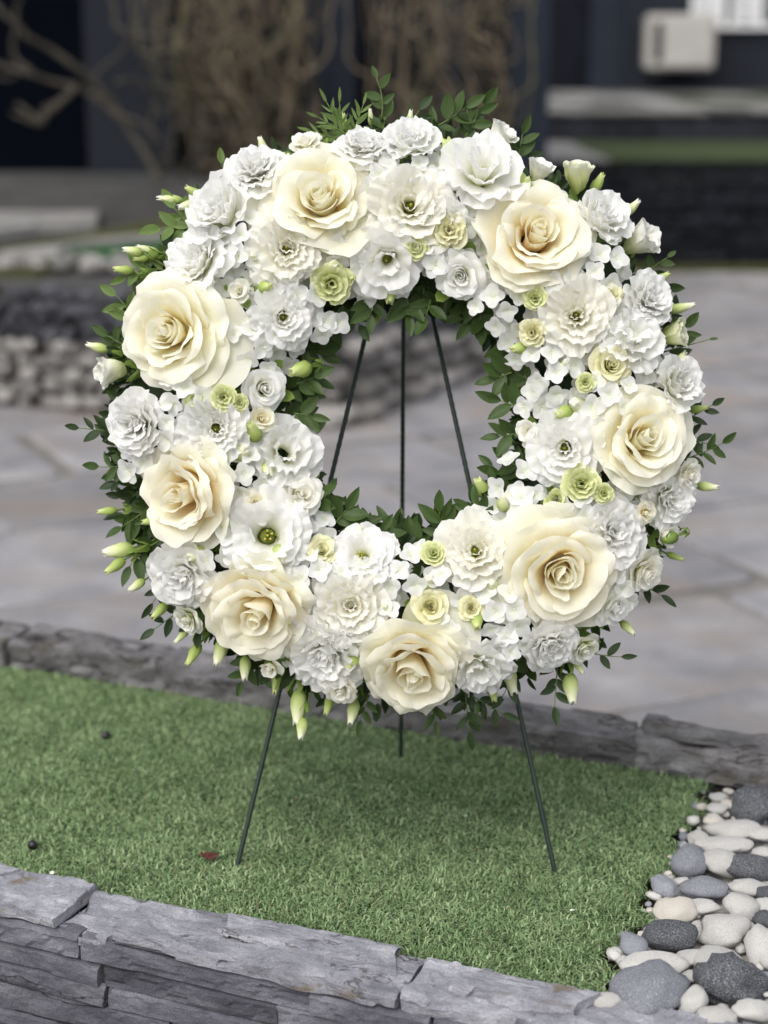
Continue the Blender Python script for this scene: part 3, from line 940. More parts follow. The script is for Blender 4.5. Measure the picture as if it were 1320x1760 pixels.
tw = empty('bare_shrub', tuple(at_y(300, 300, 10.0)))
tag(tw, 'leafless gnarled shrub spreading grey twigs before the navy doorway', 'shrub')
rt = random.Random(14)
BR = [[(290, 330), (240, 250), (195, 175), (130, 150), (60, 130), (-30, 105)], [(195, 175), (130, 115), (60, 70), (20, 40), (-20, 0)], [(130, 150), (100, 180), (70, 210), (30, 180)],
      [(60, 130), (20, 95), (30, 30), (35, -20)], [(150, 150), (190, 110), (230, 65), (300, 55), (330, 50)], [(150, 165), (200, 195), (260, 220), (300, 270)],
      [(200, 140), (240, 140), (260, 165), (280, 200)], [(280, 300), (300, 220), (330, 190)], [(300, 320), (340, 250), (350, 180)], [(230, 65), (200, 40), (190, 0), (180, -30)], [(-30, 140), (30, 130)], [(130, 150), (80, 185), (60, 215), (20, 195)]]
for i, b in enumerate(BR):
    pts = []
    for k in range(len(b) - 1):
        for q in range(3):
            t = q / 3
            pts.append(at_y(b[k][0] * (1 - t) + b[k + 1][0] * t + rt.uniform(-4, 4), b[k][1] * (1 - t) + b[k + 1][1] * t + rt.uniform(-4, 4), 9.9 + 0.12 * sin(i * 1.9 + k)))
    pts.append(at_y(*b[-1], 9.9))
    r0 = 0.022 if i < 3 else 0.014
    v, f = tube(pts, [r0 * (1 - .4 * k / len(pts)) for k in range(len(pts))], 6)
    o = MB().add(v, f).build('branch', M['twig'], None)
    o.parent = tw; o.matrix_parent_inverse = tw.matrix_basis.inverted()

# ---- dark slate retaining wall and stepped terrace on the right
YW = on_z(1100, 462, ZP).y
xw0, xw1 = at_y(790, 462, YW).x, at_y(1420, 462, YW).x
zw = at_y(1100, 276, YW).z
ret = empty('slate_wall', ((xw0 + xw1) / 2, YW, ZP))
tag(ret, 'dark stacked slate retaining wall at the far end of the paving', 'wall')
rr_ = random.Random(31)
strip = [mk_mesh('slate_strip', *slate_block(1, 0.2, 1, 700 + i, res=0.12, edge=0.035, flake=0.01), M['slate_far'], smooth=False) for i in range(6)]
z = ZP
while z < zw - 0.01:
    h_ = min(rr_.uniform(.045, .075), zw - z)
    x = xw0 - rr_.uniform(0, .2)
    while x < xw1:
        w = rr_.uniform(.22, .5)
        o = link('slate_strip', rr_.choice(strip), ret)
        o.matrix_world = Matrix.Translation((x + w / 2, YW + 0.1 + rr_.uniform(-.012, .012), z + h_ / 2)) @ Matrix.Diagonal((w - .006, 1, h_ - .006, 1))
        o.matrix_parent_inverse = Matrix.Identity(4)
        o.matrix_local = ret.matrix_basis.inverted() @ (Matrix.Translation((x + w / 2, YW + 0.1 + rr_.uniform(-.012, .012), z + h_ / 2)) @ Matrix.Diagonal((w - .006, 1, h_ - .006, 1)))
        x += w
    z += h_
mb = MB(); mb.box(((xw0 + xw1) / 2, YW + 0.35, (zw + ZP) / 2 - 0.02), (xw1 - xw0, 0.5, zw - ZP - 0.03)); bpart('wall_core', mb, M['mortar_dark'], ret)
# moss at its foot
sheet('moss_strip', [(xw0 + .9, YW - 0.22), (xw1, YW - 0.16), (xw1, YW), (xw0 + .5, YW)], ZP + 0.03, M['moss'], 0.05, kind='structure')
# lawn strip on its top, then the next riser
Y2 = on_z(1100, 244, zw).y
lx0, lx1 = xw0, at_y(1500, 244, Y2).x
mid = at_y(1015, 255, (YW + Y2) / 2).x
sheet('lawn_strip', [(mid, YW + .02), (lx1, YW + .02), (lx1, Y2), (mid - .05, Y2)], zw + 0.006, M['lawn'], 0.2, kind='structure')
sheet('pale_gravel', [(lx0, YW + .02), (mid, YW + .02), (mid - .05, Y2), (lx0, Y2)], zw + 0.004, M['pale_stone'], 0.2, kind='structure')
ztop = at_y(1100, 190, Y2).z
x0, x1 = at_y(938, 200, Y2).x, at_y(1500, 200, Y2).x
step = empty('terrace_step', ((x0 + x1) / 2, Y2, zw)); tag(step, 'dark riser of the raised terrace below the outdoor unit', 'step')
nseg = 6
for k in range(nseg):
    mb = MB(); w = (x1 - x0) / nseg
    mb.box((x0 + w * (k + .5), Y2 + .15 + 0.006 * (k % 2), (zw + ztop) / 2 - .03), (w - .008, .3, ztop - zw - .07)); bpart('slab', mb, M['slate_far'], step)
mb = MB(); mb.box((x0 - 0.09, Y2 + .2, zw + .10), (.11, .2, .2)); o = mb.build('stone_post', M['pale_stone'], None, smooth=False)
tag(o, 'short pale stone post at the left end of the dark terrace riser', 'post')
Y3 = on_z(1100, 121, ztop).y if ray(1100, 121).z < -0.001 else 24
Y3 = min(Y3, 20.0)
tx0, tx1 = at_y(905, 130, (Y2 + Y3) / 2).x, at_y(1600, 130, Y3).x
ter = sheet('terrace', [(x0 - .05, Y2 + .31), (x1 + 1, Y2 + .31), (tx1, Y3 + 1), (at_y(905, 125, Y3).x - .3, Y3 + 1)], ztop - .055, M['grey_stone'], .3, kind='structure')
for i in range(60):                              # paving slabs of the terrace, with grass between
    r = i // 10; c = i % 10
    ya = Y2 - .02 + (Y3 - Y2) * (r / 6) ** 1.2; yb = Y2 + .03 + (Y3 - Y2) * ((r + 1) / 6) ** 1.2
    xs = x0 + 0.02 * c + c * (0.30 + .04 * r) - 0.10 * r
    wd = 0.29 + .04 * r
    if r in (2, 3) and c in (4, 5) or rg.random() < .06: continue
    sheet('terrace_slab', [(xs, ya), (xs + wd, ya), (xs + wd - .02, yb - .05), (xs, yb - .05)], ztop + rg.uniform(-.004, .004), M['pale_stone'] if rg.random() < .72 else M['grey_stone'], .022, ter)
sheet('lawn_patch', [(x0 + 1.0, Y2 + 2), (x0 + 2.4, Y2 + 1.6), (x0 + 2.7, Y3 - 1), (x0 + .9, Y3 - .4)], ztop - .012, M['lawn'], .05, kind='structure')

# ---- far building on the right with window and outdoor unit
fb = empty('grey_building', (2.6, Y3 + .3, ztop))
tag(fb, 'blue grey building with white framed window behind the terrace', 'building')


def fx(x): return at_y(x, 100, Y3).x


mb = MB(); mb.box(((fx(700) + fx(1085)) / 2, Y3 + .75, 1.9), (fx(1085) - fx(700), .3, 3.4)); bpart('wall', mb, M['wall_grey'], fb)
mb = MB(); mb.box(((fx(1080) + fx(1600)) / 2, Y3 + .45, 1.9), (fx(1600) - fx(1080), .3, 3.4)); bpart('wall', mb, M['wall_grey'], fb)
mb = MB(); mb.box(((fx(943) + fx(1020)) / 2, Y3 + .55, 1.9), (fx(1020) - fx(943), .06, 3.3)); bpart('door', mb, M['wall_dark'], fb)
mb = MB(); mb.box(((fx(1022) + fx(1084)) / 2, Y3 + .52, 1.9), (fx(1084) - fx(1022), .14, 3.35)); bpart('pilaster', mb, M['wall_blue'], fb)
zl = at_y(1250, 42, Y3).z
win = empty('window', (fx(1270), Y3 + .28, zl)); win.parent = fb; win.matrix_parent_inverse = fb.matrix_basis.inverted()
mb = MB()
for a, b in ((1192, 1200), (1240, 1248), (1262, 1270), (1306, 1314), (1358, 1368)):
    mb.box(((fx(a) + fx(b)) / 2, Y3 + .26, zl + .55), (fx(b) - fx(a), .07, 1.1))
mb.box(((fx(1192) + fx(1368)) / 2, Y3 + .255, zl - .02), (fx(1368) - fx(1192) + .06, .09, .05))
mb.box(((fx(1192) + fx(1368)) / 2, Y3 + .255, zl + 1.1), (fx(1368) - fx(1192) + .06, .09, .05))
o = mb.build('frame', M['white_frame'], None, smooth=False); o.parent = win; o.matrix_parent_inverse = (fb.matrix_basis @ fb.matrix_basis.inverted() @ win.matrix_basis).inverted()
for a, b, mt in ((1200, 1240, 'curtain'), (1248, 1262, 'glass'), (1270, 1306, 'curtain'), (1314, 1358, 'glass')):
    mb = MB(); mb.box(((fx(a) + fx(b)) / 2, Y3 + .285, zl + .55), (fx(b) - fx(a) - .005, .01, 1.04))
    o = mb.build('pane', M[mt], None, smooth=False); o.parent = win; o.matrix_parent_inverse = win.matrix_basis.inverted()
# outdoor unit
YA = Y3 - .15
ux0, ux1 = at_y(1112, 70, YA).x, at_y(1230, 70, YA).x
uz0, uz1 = at_y(1170, 120, YA).z, at_y(1170, 24, YA).z
un = empty('outdoor_unit', ((ux0 + ux1) / 2, YA, uz0))
tag(un, 'pale boxy air conditioner outdoor unit mounted on the far building', 'air conditioner')
ww, hh_ = ux1 - ux0, uz1 - uz0


def bevbox(cx, cy, cz, sx, sy, sz, r=.03):
    import bmesh
    bm = bmesh.new(); bmesh.ops.create_cube(bm, size=1)
    for v in bm.verts: v.co = Vector((v.co.x * sx, v.co.y * sy, v.co.z * sz))
    bmesh.ops.bevel(bm, geom=bm.edges[:], offset=r, segments=3, affect='EDGES')
    bm.verts.ensure_lookup_table()
    v = [(p.co.x + cx, p.co.y + cy, p.co.z + cz) for p in bm.verts]; f = [[q.index for q in g.verts] for g in bm.faces]
    bm.free(); return v, f


b_ = MB().add(*bevbox((ux0 + ux1) / 2, YA + .16, (uz0 + uz1) / 2, ww, .32, hh_)); bpart('casing', b_, M['unit'], un)
b_ = MB().add(*bevbox(ux0 + ww * .58, YA - .006, (uz0 + uz1) / 2, ww * .72, .02, hh_ * .9, .008)); bpart('front_panel', b_, M['unit'], un)
b_ = MB()
b_.box((ux0 + ww * .165, YA - .008, uz0 + hh_ * .5), (ww * .12, .024, hh_ * .70))
bpart('side_grille', b_, M['black'], un)
for bx_ in (ux0 + ww * .2, ux1 - ww * .2):
    b_ = MB().box((bx_, YA + .2, uz0 - .04), (.05, .36, .06)); bpart('bracket', b_, M['black'], un)

# ================================================================== THE WREATH
WD = 2.2                                        # distance of the wreath plane along the view
S = WD / F                                      # metres per photograph pixel there
CX, CY, RM, RT = 692, 715, 345, 160             # ring centre, mean radius, tube radius (photograph pixels)
WO = at_depth(CX, CY, WD)
WM = Matrix((RIGHT, UP, -FWD)).transposed().to_4x4(); WM.translation = WO
wreath = empty('flower_wreath', mat=WM)
tag(wreath, 'round funeral wreath of white and cream flowers with green leaves on the wire easel', 'wreath')


def loc(px, py, z):
    """Wreath coordinates (right, up, towards the viewer) of a flower seen at a photograph position."""
    k = (WD - z) / F
    return Vector(((px - 660) * k - WO.x, -(py - 880) * k - (-(CY - 880) * S), z))


def dome(px, py):
    dx, dy = px - CX, -(py - CY)
    rho = sqrt(dx * dx + dy * dy) + 1e-6
    t = (rho - RM) / RT
    z = 0.078 * sqrt(max(0.0, 1 - min(1.2, abs(t)) ** 2 * 0.69))
    return z, t, Vector((dx / rho, dy / rho, 0))


def axis(px, py, az=None, tilt=None, gain=1.0):
    z, t, rad = dome(px, py)
    if tilt is None:
        a = radians(48) * t * gain if t > 0 else radians(30) * t * gain
        if az is not None: a = abs(a)
    else:
        a = radians(tilt)
    d = rad if az is None else Vector((cos(radians(az)), sin(radians(az)), 0))
    return (d * sin(a) + Vector((0, 0, 1)) * cos(a)).normalized()


# ---- petals
def petal(phi, r0, z0, L, th0, th1, W, rng, wrap=1.0, tipcurl=0.0, side=0.0, amp=0.0, freq=2.0, spiral=0.0, nu=11, nv=9,
          tipround=0.28, base_w=0.3, zig=0.0, point=0.0, cup=0.0, wide=1.25):
    u = np.linspace(-1, 1, nu)[:, None]; v = np.linspace(0, 1, nv)[None, :]
    T = 40
    t = np.linspace(0, 1, T + 1)
    th = th0 + (th1 - th0) * t + tipcurl * np.clip((t - 0.62) / 0.38, 0, 1) ** 1.6
    thm = (th[1:] + th[:-1]) / 2
    rr = r0 + np.concatenate([[0], np.cumsum(np.sin(thm))]) * L / T
    hh = z0 + np.concatenate([[0], np.cumsum(np.cos(thm))]) * L / T
    k1, k2, k3, k4 = [rng.uniform(0, 6.28) for _ in range(4)]
    ln = 1 - tipround * np.abs(u) ** 2.3 + point * np.exp(-(u / 0.16) ** 2) + 0.03 * np.sin(2.1 * u + k4)
    if zig: ln = ln + zig * np.array([[rng.uniform(-1, 1)] for _ in range(nu)])
    ve = np.clip(v * ln, 0, 1.0)
    R_, H_, TH = np.interp(ve, t, rr), np.interp(ve, t, hh), np.interp(ve, t, th)
    w = W * (base_w + (1 - base_w) * np.sin(pi / 2 * np.clip(v * wide, 0, 1)))
    s = u * w
    Rc = np.maximum(R_, 0.12) * wrap
    ang = s / Rc
    rad = R_ - Rc * (1 - np.cos(ang))
    tan = Rc * np.sin(ang)
    disp = amp * L * np.sin(freq * pi * u + k1) * v ** 2.2 + amp * 0.55 * L * np.sin(freq * 2.3 * pi * u + k2) * v ** 4
    disp = disp + side * L * np.abs(u) ** 3 * v ** 1.5 + cup * L * (u ** 2) * -1 * v
    disp = disp + 0.018 * L * np.sin(3.3 * u + 4.2 * v + k3)
    rad = rad + disp * np.cos(TH) + spiral * u
    H_ = H_ - disp * np.sin(TH)
    x = rad * cos(phi) - tan * sin(phi); y = rad * sin(phi) + tan * cos(phi)
    V = np.stack([x, y, H_], -1).reshape(-1, 3)
    Fc = [(i * nv + j, (i + 1) * nv + j, (i + 1) * nv + j + 1, i * nv + j + 1) for i in range(nu - 1) for j in range(nv - 1)]
    pv = np.stack([np.broadcast_to(v, (nu, nv)).reshape(-1), np.broadcast_to(u, (nu, nv)).reshape(-1) + phi], 1)
    return V, Fc, pv


GA = 2.39996


def warp(V, seed, amp=.07, fq=1.5):
    """Pushes a flower out of symmetry."""
    out = np.array(V, dtype=np.float64)
    o_ = Vector((seed * 3.7, seed * 1.9, seed * .7))
    for i in range(len(out)):
        q = Vector(out[i])
        n1 = noise.noise_vector(q * fq + o_)
        n2 = noise.noise_vector(q * fq * 2.7 + o_)
        out[i] += amp * np.array(n1) + amp * .45 * np.array(n2)
    return out


def rose_petals(seed, openness=1.0, inner=10, mid=7, outer=8, nu=14, nv=12):
    rng = random.Random(seed)
    P = []
    ph = rng.uniform(0, 6)
    for i in range(inner):                              # tight spiral heart
        k = i / inner
        r = 0.030 + 0.17 * k
        ph += GA * rng.uniform(.90, 1.10)
        P.append((petal(ph, r, 0.05, 0.62 + 0.05 * sin(i * 1.7) - .04 * k, 0.16 + .08 * k, -0.16 + 0.28 * k, r * rng.uniform(1.5, 1.9) + .05, rng, wrap=1.0, tipcurl=0.10 + 0.62 * k, side=0.02 * k,
                       amp=0.012 + .012 * k, freq=1.3, spiral=0.028 + 0.03 * k, nu=nu, nv=nv, tipround=0.08, base_w=0.75), 0))
    for i in range(mid):
        k = i / mid
        r = 0.17 + .06 * k
        ph += GA * rng.uniform(.82, 1.18)
        P.append((petal(ph, r, 0.0, 0.66 + 0.12 * k + rng.uniform(-.04, .04), 0.36 + 0.25 * k, 0.30 + 0.55 * k * openness + rng.uniform(-.08, .12), rng.uniform(.36, .50) + .08 * k, rng, wrap=rng.uniform(.95, 1.3),
                       tipcurl=rng.uniform(.7, 1.5), side=rng.uniform(.05, .18), amp=rng.uniform(.025, .06), freq=rng.uniform(1.0, 2.4), spiral=rng.uniform(.0, .06), nu=nu, nv=nv, tipround=rng.uniform(.16, .26), base_w=0.5, point=rng.uniform(0, .07)), 0))
    for i in range(outer):
        k = i / outer
        ph += GA * rng.uniform(.88, 1.12)
        P.append((petal(ph, 0.20, -0.02 - .05 * k, 0.70 + .16 * k + rng.uniform(-.05, .05), 0.82 + 0.30 * k, 1.0 + 0.45 * k * openness + rng.uniform(-.12, .1), rng.uniform(.48, .64), rng, wrap=rng.uniform(1.1, 1.8),
                       tipcurl=rng.uniform(.2, 1.0), side=rng.uniform(-.02, .14), amp=rng.uniform(.035, .07), freq=rng.uniform(1.1, 2.6), nu=nu + 2, nv=nv, tipround=rng.uniform(.2, .32), base_w=0.40, point=rng.uniform(0, .04)), 1 if k > .6 else 0))
    return P


def add_petals(root, P, R, mats, name='petal'):
    for (V, Fc, pv), mi in P:
        link(name, mk_mesh(name, V * R, Fc, mats[mi], attrs={'pv': pv}), root)


def lisi(seed, rings, ruffle=0.05, hole=0.10, nu=13, nv=8):
    """rings: list of (count, base radius, length, th0, th1, halfwidth, tipcurl)"""
    rng = random.Random(seed)
    mb = MB()
    ph = rng.uniform(0, 6)
    for ri, (n, r0, L, a0, a1, W, tcl) in enumerate(rings):
        ph += rng.uniform(.3, .9)
        for k in range(n):
            p = ph + 2 * pi * k / n + rng.uniform(-.16, .16)
            V, Fc, pv = petal(p, r0 * rng.uniform(.9, 1.1), -0.02 * ri, L * rng.uniform(.88, 1.08), a0 * rng.uniform(.9, 1.12), a1 * rng.uniform(.88, 1.12), W * rng.uniform(.9, 1.12), rng, wrap=rng.uniform(1.05, 1.5),
                              tipcurl=tcl * rng.uniform(.6, 1.3), side=0.04, amp=ruffle * rng.uniform(.7, 1.3), freq=rng.uniform(2.2, 4.2), nu=nu, nv=nv, tipround=0.2, base_w=0.35, zig=0.022, spiral=0.02)
            mb.add(V, Fc, pv)
    return mb


DOUBLE = [(3, .10, .62, .10, .05, .20, .35), (4, .15, .66, .22, .25, .28, .5), (5, .18, .76, .42, .48, .36, .5), (6, .2, .86, .68, .80, .42, .4), (7, .2, .95, .98, 1.16, .46, .25), (6, .2, 1.0, 1.22, 1.44, .48, .2)]
OPEN = [(5, .20, .70, .45, .65, .40, .45), (6, .2, .84, .72, .95, .46, .3), (7, .2, .94, 1.0, 1.22, .48, .2), (6, .2, 1.0, 1.22, 1.42, .50, .15)]
HALF = [(4, .10, .78, .10, .10, .30, .5), (5, .16, .86, .30, .25, .40, .5), (5, .20, .95, .55, .50, .50, .5), (5, .20, 1.0, .85, .92, .56, .35)]
CUP2 = [(4, .12, .85, .20, .30, .34, .4), (5, .2, .92, .48, .62, .44, .45), (5, .22, .98, .85, 1.05, .52, .35), (5, .2, 1.0, 1.15, 1.4, .52, .3)]


def carnation(seed, nu=12, nv=7, n=(3, 5, 6, 7, 7, 6)):
    rng = random.Random(seed)
    mb = MB()
    for ri, c in enumerate(n):
        q = ri / (len(n) - 1)
        for k in range(c):
            p = 2 * pi * (k + rng.random() * .7) / c + ri * 0.7
            V, Fc, pv = petal(p, .04 + .10 * q, -.02 * ri, rng.uniform(.72, .90) + .14 * q, .12 + .75 * q, .10 + 1.22 * q, rng.uniform(.30, .42) + .12 * q, rng, wrap=rng.uniform(1.1, 2.0),
                              tipcurl=rng.uniform(0, .85) * (1 - .5 * q), amp=rng.uniform(.06, .11) * (1.15 - .55 * q), freq=rng.uniform(1.4, 3.0), nu=nu, nv=nv, tipround=.16, base_w=.25, zig=.03)
            mb.add(V, Fc, pv)
    return mb


def cup(seed, nu=12, nv=9):
    """Half open lisianthus seen from the side: a trumpet with flared rim and ruffled heart."""
    rng = random.Random(seed)
    mb = MB()
    ph = rng.uniform(0, 6)
    for k in range(5):
        V, Fc, pv = petal(ph + k * 2 * pi / 5, .16, 0, 1.30 * rng.uniform(.94, 1.06), .50, .16, .52, rng, wrap=1.0, tipcurl=rng.uniform(.6, 1.0), amp=.022, freq=rng.uniform(1.5, 3), side=.03, nu=nu, nv=nv, tipround=.12, base_w=.45, zig=.012, spiral=.05)
        mb.add(V, Fc, pv)
    for k in range(7):
        V, Fc, pv = petal(ph + .5 + k * GA, .10, .02, 1.26 * rng.uniform(.92, 1.06), .34, .12, .40, rng, wrap=1.0, tipcurl=rng.uniform(.2, .9), amp=.035, freq=rng.uniform(2, 4), nu=nu, nv=nv - 1, tipround=.12, base_w=.45, zig=.02, spiral=.04)
        mb.add(V, Fc, pv)
    return mb


def calyx_mb(r, ln, n=5, seed=1, spread=.5):
    rng = random.Random(seed)
    mb = MB()
    for k in range(n):
        V, Fc, pv = petal(2 * pi * k / n + rng.uniform(-.1, .1), r * .35, -.02, ln * rng.uniform(.85, 1.1), spread + .5, spread * .55, r * .40, rng, wrap=1.2, tipcurl=rng.uniform(.1, .7), nu=5, nv=6, tipround=.85, base_w=.6)
        mb.add(V, Fc, pv)
    return mb


def bud_mb(seed, slim=.36):
    """Closed bud of unit length along +z: twisted, furrowed spindle with a frayed tip."""
    rng = random.Random(seed)
    nu, nv = 20, 12
    V, Fc, pv = [], [], []
    tw_ = rng.uniform(1.4, 2.6)
    for j in range(nv + 1):
        v = j / nv
        r = slim * float(np.interp(v, [0, .12, .3, .5, .72, .9, 1], [.45, .82, 1, .95, .74, .56, .50]))
        for i in range(nu):
            a = 2 * pi * i / nu
            g = 1 - 0.17 * (abs(sin(2.5 * (a + tw_ * v)))) ** .7 * (0.4 + .6 * v)
            zz = v + (0.07 * sin(3 * a + seed) + rng.uniform(-.03, .05) if j == nv else 0)
            V.append((r * g * cos(a), r * g * sin(a), zz)); pv.append(v)
    for j in range(nv):
        for i in range(nu):
            i2 = (i + 1) % nu
            Fc.append((j * nu + i, j * nu + i2, (j + 1) * nu + i2, (j + 1) * nu + i))
    c0 = len(V); V.append((0, 0, .86)); pv.append(.9)
    for i in range(nu): Fc.append((nv * nu + i, nv * nu + (i + 1) % nu, c0))
    return MB().add(V, Fc, pv)


def floret_mesh(seed):
    rng = random.Random(seed)
    mb = MB()
    for k in range(4):
        V, Fc, pv = petal(k * pi / 2 + rng.uniform(-.12, .12), .03, (k % 2) * .05, rng.uniform(.88, 1.02), 1.05, 1.55, rng.uniform(.48, .60), rng, wrap=2.2, tipcurl=rng.uniform(-.3, .4), amp=.02, freq=1, nu=8, nv=6, tipround=.42, base_w=.12, wide=1.5, cup=rng.uniform(-.05, .16))
        mb.add(V, Fc, pv)
    v, f = tube([(0, 0, -.55), (0, 0, .02)], [.035, .05], 5)
    mb.add(v, f, m=1)
    c = [(.10 * cos(a) * q, .10 * sin(a) * q, z) for q, z in ((1, .03), (.7, .11)) for a in [i * pi / 3 for i in range(6)]] + [(0, 0, .13)]
    mb.add(c, [(i, (i + 1) % 6, 6 + (i + 1) % 6, 6 + i) for i in range(6)] + [(6 + i, 6 + (i + 1) % 6, 12) for i in range(6)], np.full(13, .35), 0)
    return mb.mesh('floret', [M['floret'], M['stem']])


# ---- leaves
def leaf_mesh(name, seed, mat, wid=.24, fold=.12, bend=.25, tip=.0):
    rng = random.Random(seed)
    n = 7
    V, Fc, pv = [], [], []
    for j in range(n + 1):
        v = j / n
        w = wid * (sin(pi * v ** .85) ** .8 if 0 < v < 1 else 0) + .006
        z = bend * v * v * .5
        for i, u in enumerate((-1, -.5, 0, .5, 1)):
            V.append((u * w, v, z + fold * abs(u) * w * 1.6 + .012 * sin(7 * v + u * 2 + seed))); pv.append(.2 + .6 * abs(u) + rng.uniform(-.1, .1))
    for j in range(n):
        for i in range(4):
            a = j * 5 + i
            Fc.append((a, a + 1, a + 6, a + 5))
    return V, Fc, pv


LEAF = {k: [mk_mesh('leaf', *leaf_mesh('leaf', 10 + i, None, wid=wd * (1 + .12 * (i - 1)), bend=.25 * (i - 1), fold=.2)[:2], M[k], attrs={'pv': leaf_mesh('leaf', 10 + i, None)[2]}) for i in range(3)]
        for k, wd in (('leaf', .22), ('leaf_light', .21), ('leaf_dark', .20))}
NLEAF = [0]
MORE_LEAVES = MB()                               # leaves past the 300 largest, joined
FERN = [mk_mesh('leaf', *leaf_mesh('leaf', 30 + i, None, wid=.10, bend=.2, fold=.1)[:2], M['leaf_light'], attrs={'pv': leaf_mesh('leaf', 30 + i, None)[2]}) for i in range(2)]


def sprig(px, py, az, length, n, size, kind='leaf', z=None, lift=0.0, seed=0, curve=0.0, meshes=None, spread=52):
    """A twig in wreath coordinates that starts at a photograph position and grows along az; its leaves are objects."""
    rng = random.Random(seed * 7 + int(px) * 3 + int(py))
    if z is None: z = dome(px, py)[0] - .025
    p = loc(px, py, z)
    a = radians(az)
    single = NLEAF[0] + n <= 300
    root = empty('leaf_sprig', p, wreath) if single else None
    pts, d = [], []
    q = Vector((0, 0, 0))
    seg = 8
    for k in range(seg + 1):
        pts.append(q.copy())
        aa = a + radians(curve) * k / seg
        dv = Vector((cos(aa), sin(aa), lift + rng.uniform(-.06, .06)))
        d.append(dv.normalized())
        q = q + dv * (length * S / seg)
    v, f = tube(pts, [.0011 * (1 - .5 * k / seg) for k in range(seg + 1)], 5)
    if single: MB().add(v, f, np.full(len(v), .4)).build('stem', M['stem'], root)
    else: MORE_LEAVES.add(v + np.array(p), f, np.full(len(v), .4), m=1)
    for k in range(n):
        t = (k + .6) / n if k < n - 1 else 1.0
        i = min(seg, int(t * seg))
        dd = d[i]
        sgn = 1 if k % 2 else -1
        an = radians(spread * rng.uniform(.7, 1.25)) * sgn if k < n - 1 else radians(rng.uniform(-12, 12))
        ld = Matrix.Rotation(an, 3, 'Z') @ dd
        ld = (ld + Vector((0, 0, rng.uniform(-.25, .35)))).normalized()
        up = Vector((rng.uniform(-.45, .45), rng.uniform(-.45, .45), 1))
        x = ld.cross(up).normalized(); zz = x.cross(ld)
        Mx = Matrix((x, ld, zz)).transposed().to_4x4()
        ls = size * S * rng.uniform(.8, 1.15) * (1 if k < n - 1 else .95)
        Mx = Matrix.Translation(pts[i]) @ Mx @ Matrix.Scale(ls, 4)
        me = rng.choice(meshes or LEAF[kind])
        if single:
            link('leaf', me, root, Mx)
            NLEAF[0] += 1
        else:
            Mx = Matrix.Translation(p) @ Mx
            MORE_LEAVES.add([tuple(Mx @ v_.co) for v_ in me.vertices], [list(pp.vertices) for pp in me.polygons], [d_.value for d_ in me.attributes['pv'].data], m=0)


# ---- base ring and the mass of leaves that fills it
mb = MB()
nu_, nv_ = 64, 14
V, Fc = [], []
for i in range(nu_):
    a = 2 * pi * i / nu_
    for j in range(nv_):
        b = 2 * pi * j / nv_
        rr = (RM + 118 * cos(b)) * S
        V.append((rr * cos(a), rr * sin(a), -.012 + .046 * sin(b)))
for i in range(nu_):
    for j in range(nv_):
        Fc.append((i * nv_ + j, ((i + 1) % nu_) * nv_ + j, ((i + 1) % nu_) * nv_ + (j + 1) % nv_, i * nv_ + (j + 1) % nv_))
MB().add(V, Fc).build('foam_ring', M['foam'], wreath)

rl = random.Random(99)
mb = MB()
base_leaf = [leaf_mesh('leaf', 50 + i, None, wid=.22, bend=.3 * (i - 1), fold=.2) for i in range(3)]
for i in range(2300):
    a = rl.uniform(0, 2 * pi)
    mode = rl.random()
    if mode > .62 and rl.random() < .35: a = rl.uniform(2.2, 4.4); mode = .5
    if mode < .42:   rho, ld = rl.uniform(220, 266), -1       # inner rim
    elif mode < .62: rho, ld = rl.uniform(435, 488), 1        # outer rim
    else:            rho, ld = rl.uniform(240, 460), rl.choice((-1, 1))
    z = -.05 + .055 * sqrt(max(0, 1 - ((rho - RM) / 165) ** 2)) + rl.uniform(-.012, .024)
    if mode < .42: z = rl.uniform(-.055, .022)
    p = Vector((rho * cos(a) * S, rho * sin(a) * S, z))
    aa = a + (pi if ld < 0 else 0) + rl.gauss(0, .65)
    y = Vector((cos(aa), sin(aa), rl.gauss(.10, .35))).normalized()
    up = Vector((rl.gauss(0, .5), rl.gauss(0, .5), 1))
    x = y.cross(up).normalized(); zz = x.cross(y)
    R3 = Matrix((x, y, zz)).transposed()
    V, Fc, pv = rl.choice(base_leaf)
    ls = rl.uniform(26, 42) * S
    mb.add([tuple(R3 @ (Vector(q) * ls) + p) for q in V], Fc, pv, m=rl.choice((0, 0, 1)))
for i in range(700):                            # small leaves tight to the outer edge, thickest on the left, and round the inner rim
    if i < 430:
        a = rl.gauss(3.2, .75) if i < 290 else rl.uniform(0, 2 * pi)
        rho, ld, z = rl.uniform(452, 506), 1, rl.uniform(-.035, .018)
    else:
        a = rl.uniform(0, 2 * pi); rho, ld, z = rl.uniform(196, 226), -1, rl.uniform(-.03, .03)
    p = Vector(((rho * cos(a) + (8 if ld < 0 else 0)) * S, rho * sin(a) * S, z))
    aa = a + (pi if ld < 0 else 0) + rl.gauss(0, .8)
    y = Vector((cos(aa), sin(aa), rl.gauss(.15, .35))).normalized()
    x = y.cross(Vector((rl.gauss(0, .5), rl.gauss(0, .5), 1))).normalized(); zz = x.cross(y)
    R3 = Matrix((x, y, zz)).transposed()
    V, Fc, pv = rl.choice(base_leaf)
    ls = rl.uniform(22, 38) * S
    mb.add([tuple(R3 @ (Vector(q) * ls) + p) for q in V], Fc, pv, m=rl.choice((0, 1, 1)))
o = mb.build('foliage', [M['leaf'], M['leaf_dark']], wreath)
o["kind"] = 'stuff'

